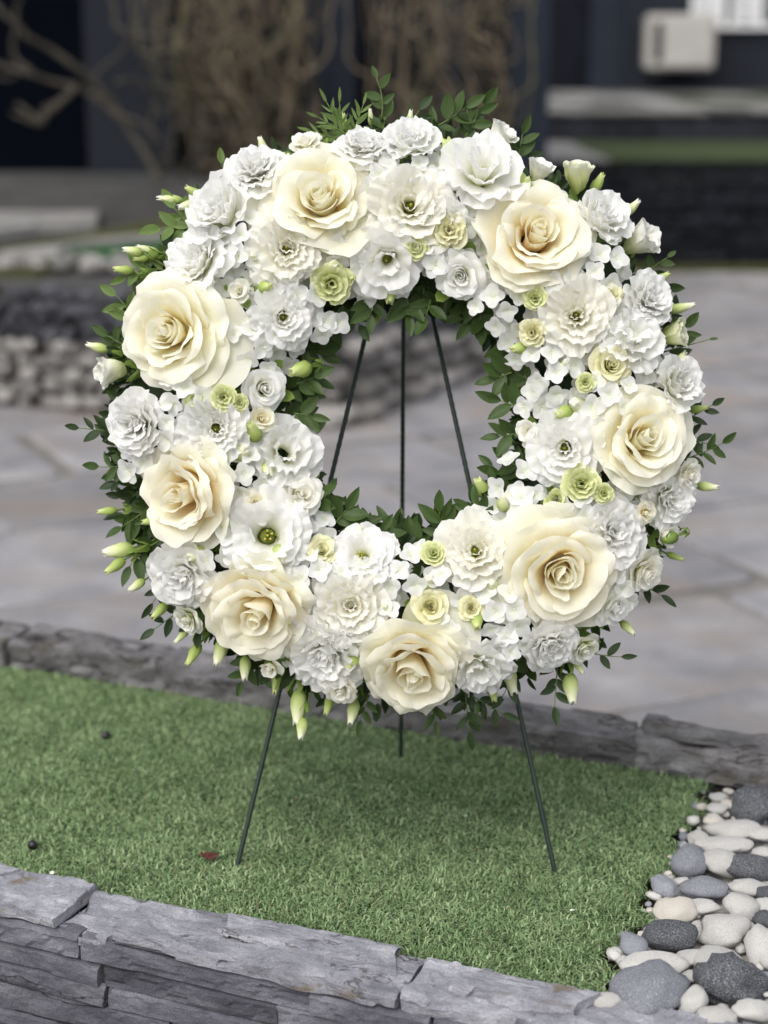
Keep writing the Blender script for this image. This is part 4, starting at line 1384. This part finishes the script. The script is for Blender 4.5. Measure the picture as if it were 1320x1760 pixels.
# ---- the large cream roses: x, y, radius, facing (azimuth, tilt), roll, open, material
ROSES = [
    (552, 340, 112, 100, 14, 0.3, 1.0, 'rose_pale', 'large cream rose on the upper left of the wreath'),
    (922, 405, 112, 60, 14, 1.9, 1.0, 'rose', 'large peach hearted rose on the upper right of the wreath'),
    (292, 572, 112, 185, 22, 3.0, 1.0, 'rose_pale', 'large pale cream rose on the left with one wide drooping petal'),
    (1105, 752, 100, 20, 18, 4.2, .9, 'rose_pale', 'large cream rose on the right of the wreath'),
    (318, 850, 108, 200, 34, 5.1, .9, 'rose', 'large half open cream rose on the lower left turned to the side'),
    (962, 985, 115, 300, 14, 2.2, 1.0, 'rose', 'large cream rose on the lower right with lifted guard petals'),
    (442, 1050, 106, 250, 30, 0.9, .95, 'rose', 'large peach cream rose at the lower left facing down'),
    (710, 1150, 106, 268, 34, 3.6, .95, 'rose', 'large ruffled cream rose at the bottom of the wreath'),
]
for i, (px, py, r, az, tilt, roll, op, mt, lab) in enumerate(ROSES):
    R = r * S
    z, t, rad = dome(px, py)
    d = axis(px, py, az, tilt)
    p = loc(px, py, z + .012) - d * (R * .30)
    root = empty('rose', parent=wreath, mat=frame(p, d, roll))
    root["label"] = lab
    ni, nm, no_ = ((11, 8, 8), (9, 10, 10), (11, 8, 9), (9, 10, 9), (7, 11, 7), (11, 9, 10), (6, 12, 10), (6, 13, 10))[i]
    PP = rose_petals(50 + i * 3, op, ni, nm, no_)
    PP = [((warp(V, i + 1, .10 if i in (4, 6, 7) else .07), Fc, pv), mi) for (V, Fc, pv), mi in PP]
    add_petals(root, PP, R, (M[mt], M['rose_back']))


def single_petal(px, py, r, az, tilt, z, droop, seed, W=.62, mat='rose_back'):
    """A wide guard petal that hangs out from a rose."""
    rng = random.Random(seed)
    V, Fc, pv = petal(radians(az), .05, 0, 1.0, 1.0, 1.45 + droop, W, rng, wrap=2.4, tipcurl=.25, amp=.03, freq=1.3, side=-.05, nu=14, nv=11, tipround=.22, base_w=.4)
    o = link('guard_petal', mk_mesh('guard_petal', V * (r * S), Fc, M[mat], attrs={'pv': pv}), wreath)
    o.location = loc(px, py, z)
    return o


single_petal(565, 345, 118, 292, 0, .055, .20, 1, .70)
single_petal(530, 345, 110, 215, 0, .048, .10, 2, .60)
single_petal(565, 325, 105, 10, 0, .050, .20, 7, .50)
single_petal(300, 585, 140, 350, 0, .060, .12, 3, .58)
single_petal(955, 985, 128, 128, 0, .068, .05, 4, .52)
single_petal(935, 990, 110, 205, 0, .060, .10, 5, .5)
single_petal(715, 1120, 118, 45, 0, .060, .12, 6, .60)

# ---- spray roses and small double blooms
SPRAY = [(440, 862, 27, 'rose_pale'), (452, 720, 27, 'rose_pale'), (553, 945, 29, 'yellow'), (810, 1045, 26, 'yellow'), (1112, 882, 24, 'rose_pale'), (1050, 506, 27, 'yellow'),
         (1052, 626, 42, 'yellow'), (740, 1042, 36, 'yellow'), (455, 668, 46, 'white'), (410, 500, 26, 'ivory'), (908, 742, 32, 'ivory'), (1148, 922, 32, 'ivory'), (1187, 818, 36, 'ivory'),
         (523, 243, 34, 'ivory'), (463, 1150, 28, 'ivory'), (335, 688, 22, 'lime'), (955, 858, 26, 'lime'), (1005, 1118, 36, 'cup'), (320, 1066, 34, 'cup'), (518, 850, 48, 'ivory'),
         (792, 476, 50, 'white'), (1110, 985, 48, 'ivory'), (1058, 1045, 42, 'white'), (585, 1188, 36, 'ivory')]
for i, (px, py, r, mt) in enumerate(SPRAY):
    R = r * S
    z, t, rad = dome(px, py)
    d = axis(px, py)
    if r <= 32 and mt in ('ivory', 'lime') and px not in (523,): op, ins, mi, ou = .15, 6, 5, 2
    else: op, ins, mi, ou = .8, 7, 6, 7
    p = loc(px, py, z + .012) - d * (R * .35)
    mb = MB()
    for (V, Fc, pv), mi_ in rose_petals(400 + i, op, ins, mi, ou, 9, 7): mb.add(warp(V, i + 7, .07) * R, Fc, pv)
    o = mb.build('spray_rose', M[mt], wreath, mat=frame(p, d, i * 1.7))
    calyx_mb(R * .9, R * 1.15, 5, i, .8).build('calyx', M['calyx'], o)

# ---- lisianthus
LISI = [(706, 352, 68, 'D', 'ivory', None, None), (828, 292, 64, 'C', 'white', 80, 32), (492, 425, 56, 'D', 'ivory', None, None), (487, 545, 50, 'D', 'white', None, None), (664, 448, 56, 'C', 'white', 270, 22),
        (990, 541, 60, 'D', 'ivory', None, None), (970, 770, 56, 'D', 'white', 200, 10), (460, 920, 68, 'O', 'white', None, None), (622, 953, 48, 'O', 'white', 100, 25), (600, 1040, 60, 'D', 'ivory', None, None),
        (816, 945, 60, 'D', 'ivory', None, None), (370, 738, 56, 'D', 'white', None, None), (765, 372, 30, 'C', 'white', 270, 20)]
TYPES = {'D': DOUBLE, 'O': OPEN, 'C': CUP2}
for i, (px, py, r, ty, mt, az, tilt) in enumerate(LISI):
    R = r * S
    z, t, rad = dome(px, py)
    d = axis(px, py, az, tilt)
    p = loc(px, py, z + .014) - d * (R * .35)
    R *= 1.10
    V = lisi(600 + i, TYPES[ty], ruffle=.05 + .012 * (i % 3))
    V.v = [warp(q, i + 20, .07) * R for q in V.v]
    o = V.build('lisianthus', M[mt], wreath, mat=frame(p, d, i * 2.1))
    # green-gold heart
    rng = random.Random(i)
    hb = MB()
    rr = {'D': .10, 'O': .12, 'C': .09}[ty]
    hz = {'D': .28, 'O': .22, 'C': .3}[ty]
    for k in range(1 if ty != 'O' else 5):
        a = k * 1.26 + i
        v, f = tube([(rr * .55 * cos(a) * (k > 0) * R, rr * .55 * sin(a) * (k > 0) * R, 0), (rr * .75 * cos(a) * (k > 0) * R, rr * .75 * sin(a) * (k > 0) * R, hz * R), (rr * .9 * cos(a) * (k > 0) * R, rr * .9 * sin(a) * (k > 0) * R, (hz + .12) * R)], [rr * .22 * R, rr * .26 * R, rr * .16 * R], 8)
        hb.add(v, f, np.linspace(0, 1, len(v)))
    v, f = tube([(0, 0, -.02 * R), (0, 0, hz * .5 * R)], [rr * 1.7 * R, rr * 1.1 * R], 12)
    hb.add(v, f, np.zeros(len(v)))
    hb.build('pistil', M['pistil'], o)

# ---- full ruffled blooms
FULL = [(443, 290, 54, 'white', 100, 38), (372, 362, 62, 'white', 140, 42), (330, 443, 56, 'white', 150, 40), (622, 247, 46, 'white', 90, 45), (1040, 370, 52, 'white', 50, 40), (1118, 512, 50, 'white', 30, 35),
        (1086, 573, 52, 'white', 60, 20), (1170, 655, 48, 'white', 20, 35), (230, 730, 56, 'white', 190, 30), (490, 775, 56, 'white', 40, 18), (312, 992, 62, 'white', 230, 28), (553, 1132, 62, 'white', 240, 35),
        (822, 1150, 50, 'white', 270, 40), (1057, 912, 62, 'white', 0, 15), (1157, 860, 46, 'white', 340, 35), (948, 1112, 50, 'white', 290, 35), (705, 240, 46, 'white', 90, 40)]
for i, (px, py, r, mt, az, tilt) in enumerate(FULL):
    R = r * S
    z, t, rad = dome(px, py)
    d = axis(px, py, az, tilt)
    p = loc(px, py, z + .012) - d * (R * .45)
    R *= 1.10
    V = carnation(800 + i, n=((3, 5, 6, 7, 7, 6), (4, 5, 5, 6, 6), (3, 4, 6, 6, 8, 5))[i % 3]) if i % 5 in (0, 3) else lisi(800 + i, (CUP2, HALF, DOUBLE)[i % 3], ruffle=.075)
    V.v = [warp(q, i + 50, .10) * R for q in V.v]
    o = V.build('carnation', M[mt], wreath, mat=frame(p, d, i * 1.3))
    calyx_mb(R * .6, R * .7, 5, i, .6).build('calyx', M['calyx'], o)
SMALL = [(570, 488, 38, 'lime', 'pale green carnation at the inner rim'), (772, 395, 35, 'yellow', 'pale yellow carnation below the upper lisianthus'), (1000, 832, 34, 'lime', 'lime green carnation on the right'),
         (715, 425, 22, 'lime', None), (920, 513, 22, 'lime', None), (914, 572, 25, 'yellow', None), (385, 683, 24, 'lime', None), (1038, 848, 19, 'lime', None), (745, 950, 23, 'lime', None), (1006, 657, 18, 'lime', None), (412, 692, 17, 'lime', None)]
for i, (px, py, r, mt, lab) in enumerate(SMALL):
    R = r * S
    z, t, rad = dome(px, py)
    d = axis(px, py)
    p = loc(px, py, z + .020) - d * (R * .5)
    V = carnation(850 + i, 8, 6, (4, 6, 7, 7))
    V.v = [q * R for q in V.v]
    o = V.build('carnation', M[mt], wreath, mat=frame(p, d, i))
    if lab: o["label"] = lab

# ---- half open cups at the rim (seen from the side): x, y of the middle, size, azimuth, tilt
CUPS = [(860, 236, 40, 50, 62, 'cup'), (926, 293, 34, 65, 62, 'cup'), (993, 300, 42, 88, 66, 'cup_lime'), (1103, 413, 46, 25, 60, 'cup'), (1160, 575, 38, 10, 66, 'cup_lime'), (188, 638, 40, 190, 68, 'cup'),
        (1172, 617, 20, 10, 70, 'cup_lime'), (595, 1188, 24, 262, 50, 'cup')]
for i, (px, py, r, az, tilt, mt) in enumerate(CUPS):
    R = r * S
    z, t, rad = dome(px, py)
    d = axis(px, py, az, tilt)
    p = loc(px, py, max(.02, z - .005)) - d * (R * .72)
    V = cup(900 + i)
    V.v = [warp(q, i + 80, .10) * R for q in V.v]
    o = V.build('lisianthus', M[mt], wreath, mat=frame(p, d, i * .8))
    calyx_mb(R * .62, R * .8, 5, i, .35).build('calyx', M['calyx'], o)

# ---- buds: tip x, y, length, azimuth (picture), tilt from the viewer, material
BUDS = [(272, 340, 46, 175, 80, 'bud'), (320, 322, 40, 150, 70, 'bud_green'), (308, 356, 40, 195, 70, 'bud'), (212, 428, 36, 170, 80, 'bud'), (236, 424, 42, 165, 75, 'bud'), (150, 592, 40, 165, 82, 'bud'),
        (178, 950, 56, 188, 80, 'bud'), (182, 984, 42, 215, 80, 'bud_green'), (332, 1100, 44, 230, 70, 'bud_green'), (322, 1142, 46, 240, 78, 'bud_green'), (372, 1142, 50, 255, 75, 'bud'), (420, 1168, 44, 268, 75, 'bud'),
        (472, 1192, 46, 262, 75, 'bud_green'), (510, 1245, 66, 266, 80, 'bud'), (516, 1270, 40, 262, 80, 'bud'), (602, 1244, 46, 258, 75, 'bud'), (600, 1150, 34, 240, 60, 'bud_green'),
        (884, 1192, 62, 285, 75, 'bud'), (984, 1208, 56, 275, 78, 'bud'), (1002, 1158, 30, 300, 78, 'bud'), (1193, 524, 50, 12, 80, 'bud'), (1234, 838, 40, 355, 80, 'bud'), (1036, 300, 40, 60, 72, 'bud_green'),
        (446, 236, 34, 110, 70, 'bud'), (636, 188, 30, 95, 72, 'bud'), (892, 296, 30, 120, 60, 'bud_green'), (768, 240, 44, 100, 55, 'bud_green'), (500, 640, 40, 200, 55, 'bud_green'), (540, 638, 40, 320, 65, 'bud'),
        (820, 824, 38, 120, 60, 'bud_green'), (872, 850, 40, 80, 35, 'bud'), (462, 818, 32, 280, 40, 'bud'), (425, 770, 42, 30, 35, 'bud'), (430, 728, 38, 110, 45, 'bud_green'), (398, 890, 30, 90, 30, 'bud'),
        (322, 958, 40, 200, 50, 'bud'), (640, 1002, 34, 90, 20, 'bud'), (662, 1040, 20, 90, 20, 'bud'), (738, 992, 36, 80, 30, 'bud'), (986, 690, 42, 150, 30, 'bud'), (955, 714, 34, 200, 60, 'bud_green'),
        (974, 620, 26, 90, 20, 'bud'), (575, 452, 38, 60, 25, 'bud'), (606, 482, 28, 280, 45, 'bud_green'), (434, 436, 28, 90, 20, 'bud'), (465, 492, 30, 0, 40, 'bud_green'), (820, 1080, 34, 270, 50, 'bud_green'),
        (196, 462, 36, 175, 80, 'bud_green'), (205, 700, 34, 170, 78, 'bud'), (168, 880, 36, 185, 80, 'bud_green'), (222, 1015, 34, 215, 78, 'bud'), (262, 1062, 38, 225, 78, 'bud_green'),
        (300, 1105, 36, 225, 76, 'bud'), (560, 1228, 40, 255, 76, 'bud_green'), (850, 1205, 38, 280, 76, 'bud_green'), (1090, 1090, 34, 315, 78, 'bud'), (1175, 962, 34, 340, 78, 'bud_green'), (1216, 700, 34, 10, 78, 'bud_green'),
        (1150, 470, 34, 30, 76, 'bud_green'), (1098, 345, 36, 45, 74, 'bud'), (590, 196, 34, 100, 74, 'bud_green'), (706, 190, 30, 85, 74, 'bud'), (375, 298, 34, 130, 72, 'bud_green'), (1150, 905, 28, 350, 70, 'bud_green'),
        (670, 520, 34, 270, 60, 'bud_green'), (620, 905, 34, 70, 60, 'bud'), (880, 600, 32, 190, 60, 'bud_green'), (545, 760, 32, 350, 60, 'bud_green'), (845, 1000, 30, 120, 30, 'bud'), (640, 560, 24, 250, 60, 'bud_green'),
        (230, 445, 30, 190, 70, 'bud_green'), (1190, 622, 36, 10, 78, 'bud'), (905, 305, 30, 100, 50, 'bud_green'), (490, 966, 34, 300, 60, 'bud'), (245, 898, 34, 190, 70, 'bud_green'), (1140, 930, 30, 200, 60, 'calyx')]
bud_v = [(bud_mb(i, s_).v, bud_mb(i, s_)) for i, s_ in enumerate((.27, .32, .36))]
for i, (px, py, ln, az, tilt, mt) in enumerate(BUDS):
    L = ln * S * (.90 if tilt > 62 else 1)
    z, t, rad = dome(px, py)
    d = axis(px, py, az, tilt)
    zt = z + .018 if tilt < 62 else max(.0, z - .008) + .012 * ((i * 37) % 5) / 5
    if abs(t) > 1.0: zt = .015 + .02 * ((i * 13) % 4) / 4
    p = loc(px, py, zt) - d * L
    B_ = bud_mb(i, (.21, .25, .29, .27)[i % 4] if tilt > 62 else .38)
    B_.v = [q * L for q in B_.v]
    o = B_.build('flower_bud', M[mt], wreath, mat=frame(p, d, i))
    calyx_mb(L * .34, L * .62, 5, i, .15).build('calyx', M['calyx'], o)
    # stem running back into the ring
    inv = frame(p, d, i).inverted()
    tgt = loc(CX + rad.x * 380, CY - rad.y * 380, -.005)
    q0, q1 = Vector((0, 0, 0)), inv @ tgt
    n_ = 6
    pts = [q0.lerp(q1, k / n_) * (1 if k else 1) + Vector((0, 0, -L * .5)) * sin(pi * k / n_) for k in range(n_ + 1)]
    v, f = tube(pts, .0013, 5)
    MB().add(v, f, np.full(len(v), .3)).build('stem', M['stem'], o)

# ---- hydrangea heads
HYD = [(706, 285, 50), (420, 418, 46), (758, 445, 44), (860, 530, 46), (1030, 452, 46), (520, 500, 46), (440, 590, 50), (318, 680, 42), (300, 722, 36), (948, 632, 50), (1040, 690, 48), (432, 815, 42), (385, 945, 44),
       (540, 990, 50), (700, 985, 48), (888, 832, 44), (872, 1052, 52), (655, 1075, 42), (575, 1090, 38), (780, 1000, 40), (1005, 865, 36), (790, 365, 28), (600, 1000, 34), (425, 900, 30), (1075, 1000, 36), (640, 300, 34), (560, 560, 26),
       (960, 480, 36), (1060, 580, 30), (350, 770, 28), (590, 420, 30), (870, 1110, 34), (770, 1090, 30), (900, 880, 30)]
FL = [floret_mesh(i) for i in range(5)]
nf = 0
rh = random.Random(4)
for i, (px, py, r) in enumerate(HYD):
    z, t, rad = dome(px, py)
    d = axis(px, py, gain=.6)
    root = empty('hydrangea', parent=wreath, mat=frame(loc(px, py, z + .006) - d * (r * S * .30), d, i))
    fr = 21
    n = max(4, int(1.15 * (r / fr) ** 2 * 1.15))
    for k in range(n):
        q = sqrt((k + .4) / n)
        a = k * GA + i
        pp = Vector((r * q * cos(a), r * q * sin(a), r * .50 * sqrt(max(0, 1 - (q * .9) ** 2)) + rh.uniform(-3, 3))) * S
        dd = Vector((cos(a) * q * .75 + rh.gauss(0, .16), sin(a) * q * .75 + rh.gauss(0, .16), 1))
        link('floret', rh.choice(FL), root, frame(pp, dd, rh.uniform(0, 6)) @ Matrix.Scale(fr * S * rh.uniform(.9, 1.18), 4))
        nf += 1

# florets that fill what is still open between the flowers
taken = [(q[0], q[1], q[2] * .80) for q in ROSES] + [(q[0], q[1], q[2] * .85) for q in SPRAY + LISI + FULL + SMALL + CUPS] + [(q[0], q[1], q[2] * .9) for q in HYD]
for i in range(3000):
    if nf > 296: break
    a = rh.uniform(0, 2 * pi); rho = rh.uniform(225, 470)
    px, py = CX + rho * cos(a), CY - rho * sin(a)
    if any((px - x) ** 2 + (py - y) ** 2 < (r + 10) ** 2 for x, y, r in taken): continue
    taken.append((px, py, 26))
    z, t, rad = dome(px, py)
    d = axis(px, py, gain=.6)
    root = empty('hydrangea', parent=wreath, mat=frame(loc(px, py, z - .012), d, i))
    for k in range(3):
        aa = k * 2.1 + i
        pp = Vector((17 * cos(aa), 17 * sin(aa), rh.uniform(-4, 6))) * S
        link('floret', rh.choice(FL), root, frame(pp, Vector((cos(aa) * .35, sin(aa) * .35, 1)), rh.uniform(0, 6)) @ Matrix.Scale(22 * S * rh.uniform(.9, 1.15), 4))
        nf += 1
under = MB()
for i in range(230):
    a = i * GA; rho = 222 + 246 * ((i * .7548776) % 1)
    px, py = CX + rho * cos(a), CY - rho * sin(a)
    z, t, rad = dome(px, py)
    if abs(t) > .74: continue
    Mx = frame(loc(px, py, z - .024 + rh.uniform(-.004, .006)), axis(px, py) + Vector((rh.gauss(0, .3), rh.gauss(0, .3), 0)), rh.uniform(0, 6)) @ Matrix.Scale(20 * S * rh.uniform(.85, 1.15), 4)
    me = rh.choice(FL)
    under.add([tuple(Mx @ v.co) for v in me.vertices], [list(pp.vertices) for pp in me.polygons], np.stack([[d_.value for d_ in me.attributes['pv'].data], [d_.value for d_ in me.attributes['pu'].data]], 1), 0)
o = under.build('florets', [M['floret']], wreath)
o["kind"] = 'stuff'
print('florets', nf, 'leaves', NLEAF[0])

# ---- leafy sprigs: outer ones first
OUT = [(300, 470, 160, 95, 9, 44, 'leaf_light', 55), (335, 400, 130, 60, 5, 50, 'leaf_light', 0), (330, 395, 165, 60, 5, 46, 'leaf_light', 30), (395, 320, 110, 45, 3, 30, 'leaf_light', 0), (405, 318, 60, 40, 3, 34, 'leaf', 0),
       (235, 560, 115, 70, 5, 44, 'leaf_light', 20), (225, 600, 150, 50, 4, 34, 'leaf', 0), (235, 745, 175, 110, 8, 36, 'leaf_dark', 0), (250, 790, 200, 90, 8, 38, 'leaf', -25), (262, 870, 215, 70, 7, 42, 'leaf', 0),
       (280, 930, 200, 80, 7, 44, 'leaf', 40), (290, 990, 240, 60, 5, 38, 'leaf_dark', 0), (310, 1050, 215, 60, 4, 36, 'leaf_dark', 0), (655, 205, 80, 78, 6, 32, 'leaf', 38), (700, 225, 60, 45, 4, 40, 'leaf_dark', 0),
       (735, 225, 25, 85, 7, 44, 'leaf', 12), (800, 235, 60, 70, 6, 40, 'leaf', 0), (820, 240, 110, 60, 5, 36, 'leaf_dark', 0), (660, 255, 100, 60, 5, 40, 'leaf', -30), (1095, 480, 40, 70, 6, 26, 'leaf', -10), (1150, 610, 60, 60, 6, 40, 'leaf', 0),
       (1110, 630, 100, 55, 5, 42, 'leaf', 0), (1140, 605, 15, 90, 3, 18, 'leaf', 0), (1165, 730, 30, 75, 6, 34, 'leaf_dark', 0), (1170, 790, 15, 85, 8, 32, 'leaf', 15), (1165, 745, -20, 60, 5, 36, 'leaf_dark', 0), (975, 1110, 340, 105, 7, 36, 'leaf_dark', 20),
       (960, 1120, 265, 105, 9, 34, 'leaf_dark', 0), (890, 1150, 240, 60, 5, 34, 'leaf_dark', 0), (800, 1190, 275, 75, 7, 38, 'leaf_dark', 0), (810, 1195, 330, 70, 6, 34, 'leaf_dark', 0), (635, 1195, 250, 50, 5, 36, 'leaf', 0), (740, 1205, 285, 40, 4, 34, 'leaf', 0),
       (1105, 1005, 330, 40, 3, 40, 'leaf_dark', 0), (1100, 880, 80, 40, 3, 40, 'leaf', 0), (430, 1130, 250, 50, 4, 36, 'leaf', 0), (1065, 480, 75, 35, 4, 34, 'leaf', 0), (890, 275, 80, 50, 4, 40, 'leaf', 0)]
for i, (px, py, az, ln, n, sz, kind, cv) in enumerate(OUT):
    sprig(px, py, az, ln * .88, n, sz * .92, kind, z=.012, lift=.12, seed=i, curve=cv)
for i, (px, py, az, ln) in enumerate([(600, 245, 120, 75), (610, 240, 150, 70), (590, 250, 95, 70), (605, 235, 70, 55), (585, 240, 165, 50)]):
    sprig(px, py, az, ln, 11, 26, z=.03, lift=.15, seed=100 + i, meshes=FERN, spread=40)
# inner rim
ri_ = random.Random(6)
for k in range(30):
    a = 2 * pi * k / 30 + ri_.uniform(-.06, .06)
    rho = ri_.uniform(212, 234)
    px, py = CX + 10 + rho * cos(a), CY - 5 - rho * 1.02 * sin(a)
    toward = math.degrees(a) + 180 + ri_.uniform(-45, 45)
    sprig(px, py, toward, ri_.uniform(26, 46), 5, ri_.uniform(38, 48), ri_.choice(['leaf', 'leaf', 'leaf_dark']), z=ri_.uniform(.0, .04), lift=ri_.uniform(-.2, .3), seed=200 + k)
for i, (px, py, az) in enumerate([(640, 940, 60), (660, 985, 80), (690, 1000, 10), (510, 660, 20), (505, 710, 350), (520, 870, 30), (575, 900, 50), (760, 910, 100), (830, 900, 110), (890, 745, 190), (890, 700, 160), (880, 640, 200), (640, 510, 265), (700, 510, 275), (740, 515, 255)]):
    sprig(px, py, az, 30, 4, 46, 'leaf', z=.045, lift=.2, seed=300 + i)

o = MORE_LEAVES.build('leaves', [M['leaf'], M['stem']], wreath)
o["kind"] = 'stuff'

# ================================================================== THE EASEL
easel = empty('wire_easel', tuple(on_z(690, 1420, 0)))
tag(easel, 'dark green wire tripod easel standing on the turf and holding the wreath', 'stand')
apex = at_depth(692, 345, 2.33)


def leg(foot, top, r=.0034):
    n = 160
    foot = foot + Vector((0, 0, -.012))
    pts = [foot.lerp(top, k / n) for k in range(n + 1)]
    rad = [r * (1.0 if k % 2 else .86) for k in range(n + 1)]
    v, f = tube(pts, rad, 8)
    o = MB().add(v, f).build('leg', M['wire'], None)
    o.parent = easel; o.matrix_parent_inverse = easel.matrix_basis.inverted()
    return o


fl, fr_, rear = on_z(405, 1484, 0), on_z(957, 1497, 0), on_z(689, 1296, 0)
leg(fl, apex + Vector((-.006, 0, 0))); leg(fr_, apex + Vector((.006, 0, 0))); leg(rear, apex + Vector((.002, .012, .0)))
for k, (f0, sg) in enumerate(((fl, -1), (fr_, 1))):                  # hooks the wreath rests on
    t = .30
    p = f0.lerp(apex, t)
    pts = [p, p + Vector((0, -.03, .0)), p + Vector((0, -.055, .004)), p + Vector((0, -.062, .02))]
    v, f = tube(pts, .0028, 6)
    o = MB().add(v, f).build('hook', M['wire'], None); o.parent = easel; o.matrix_parent_inverse = easel.matrix_basis.inverted()
v, f = tube([apex + Vector((-.016, .004, 0)), apex + Vector((.016, .004, 0))], .008, 8)
o = MB().add(v, f).build('clamp', M['wire'], None); o.parent = easel; o.matrix_parent_inverse = easel.matrix_basis.inverted()

# ================================================================== LITTER ON THE TURF
for px, py, r, lab in ((56, 1452, .0075, 'black dried berry lying near the left edge of the turf'), (182, 1264, .0075, 'black dried berry lying at the back of the turf behind the left leg')):
    me = pebble_mesh(int(px), M['berry'], .25, .0, 2)
    o = link('berry', me, None, Matrix.Translation(on_z(px, py, .002)) @ Matrix.Diagonal((r, r, r * .9, 1)))
    st, sf = tube([(0, 0, .8), (.2, .1, 1.15), (.5, .15, 1.25)], .12, 5)
    MB().add(st, sf).build('stalk', M['berry'], o)
    tag(o, lab, 'berry')
V, Fc, pv = petal(.4, .0, 0, 1, 1.2, 1.7, .42, random.Random(2), wrap=1.5, amp=.12, freq=1.6, nu=9, nv=8, tipround=.6, zig=.06)
V2, F2, p2 = petal(2.1, .0, 0, .7, 1.1, 1.6, .3, random.Random(5), wrap=1.5, amp=.16, freq=2, nu=9, nv=8, tipround=.6, zig=.08)
o = MB().add(V * .019, Fc, pv).add(V2 * .019, F2, p2).build('dead_leaf', M['dead_leaf'], None)
o.location = on_z(354, 1474, .004)
tag(o, 'crumpled dark red dead leaf on the turf beside the left easel leg', 'leaf')
for px, py, r, lab in ((90, 1502, .0035, 'tiny white petal scrap on the turf next to the front wall'), (463, 1453, .0028, 'tiny white petal scrap on the turf right of the left easel leg'),
                       (980, 1565, .0036, 'tiny white petal scrap on the turf near the pebbles'), (802, 1402, .0030, 'tiny yellowish petal scrap on the turf between the easel legs')):
    V, Fc, pv = petal(px, 0, 0, 1.6, 1.1, 1.5, .9, random.Random(px), wrap=1.5, amp=.1, nu=6, nv=5, tipround=.4)
    o = MB().add(V * r, Fc, pv).build('petal_scrap', M['bit'], None)
    o.location = on_z(px, py, .003)
    tag(o, lab, 'petal')
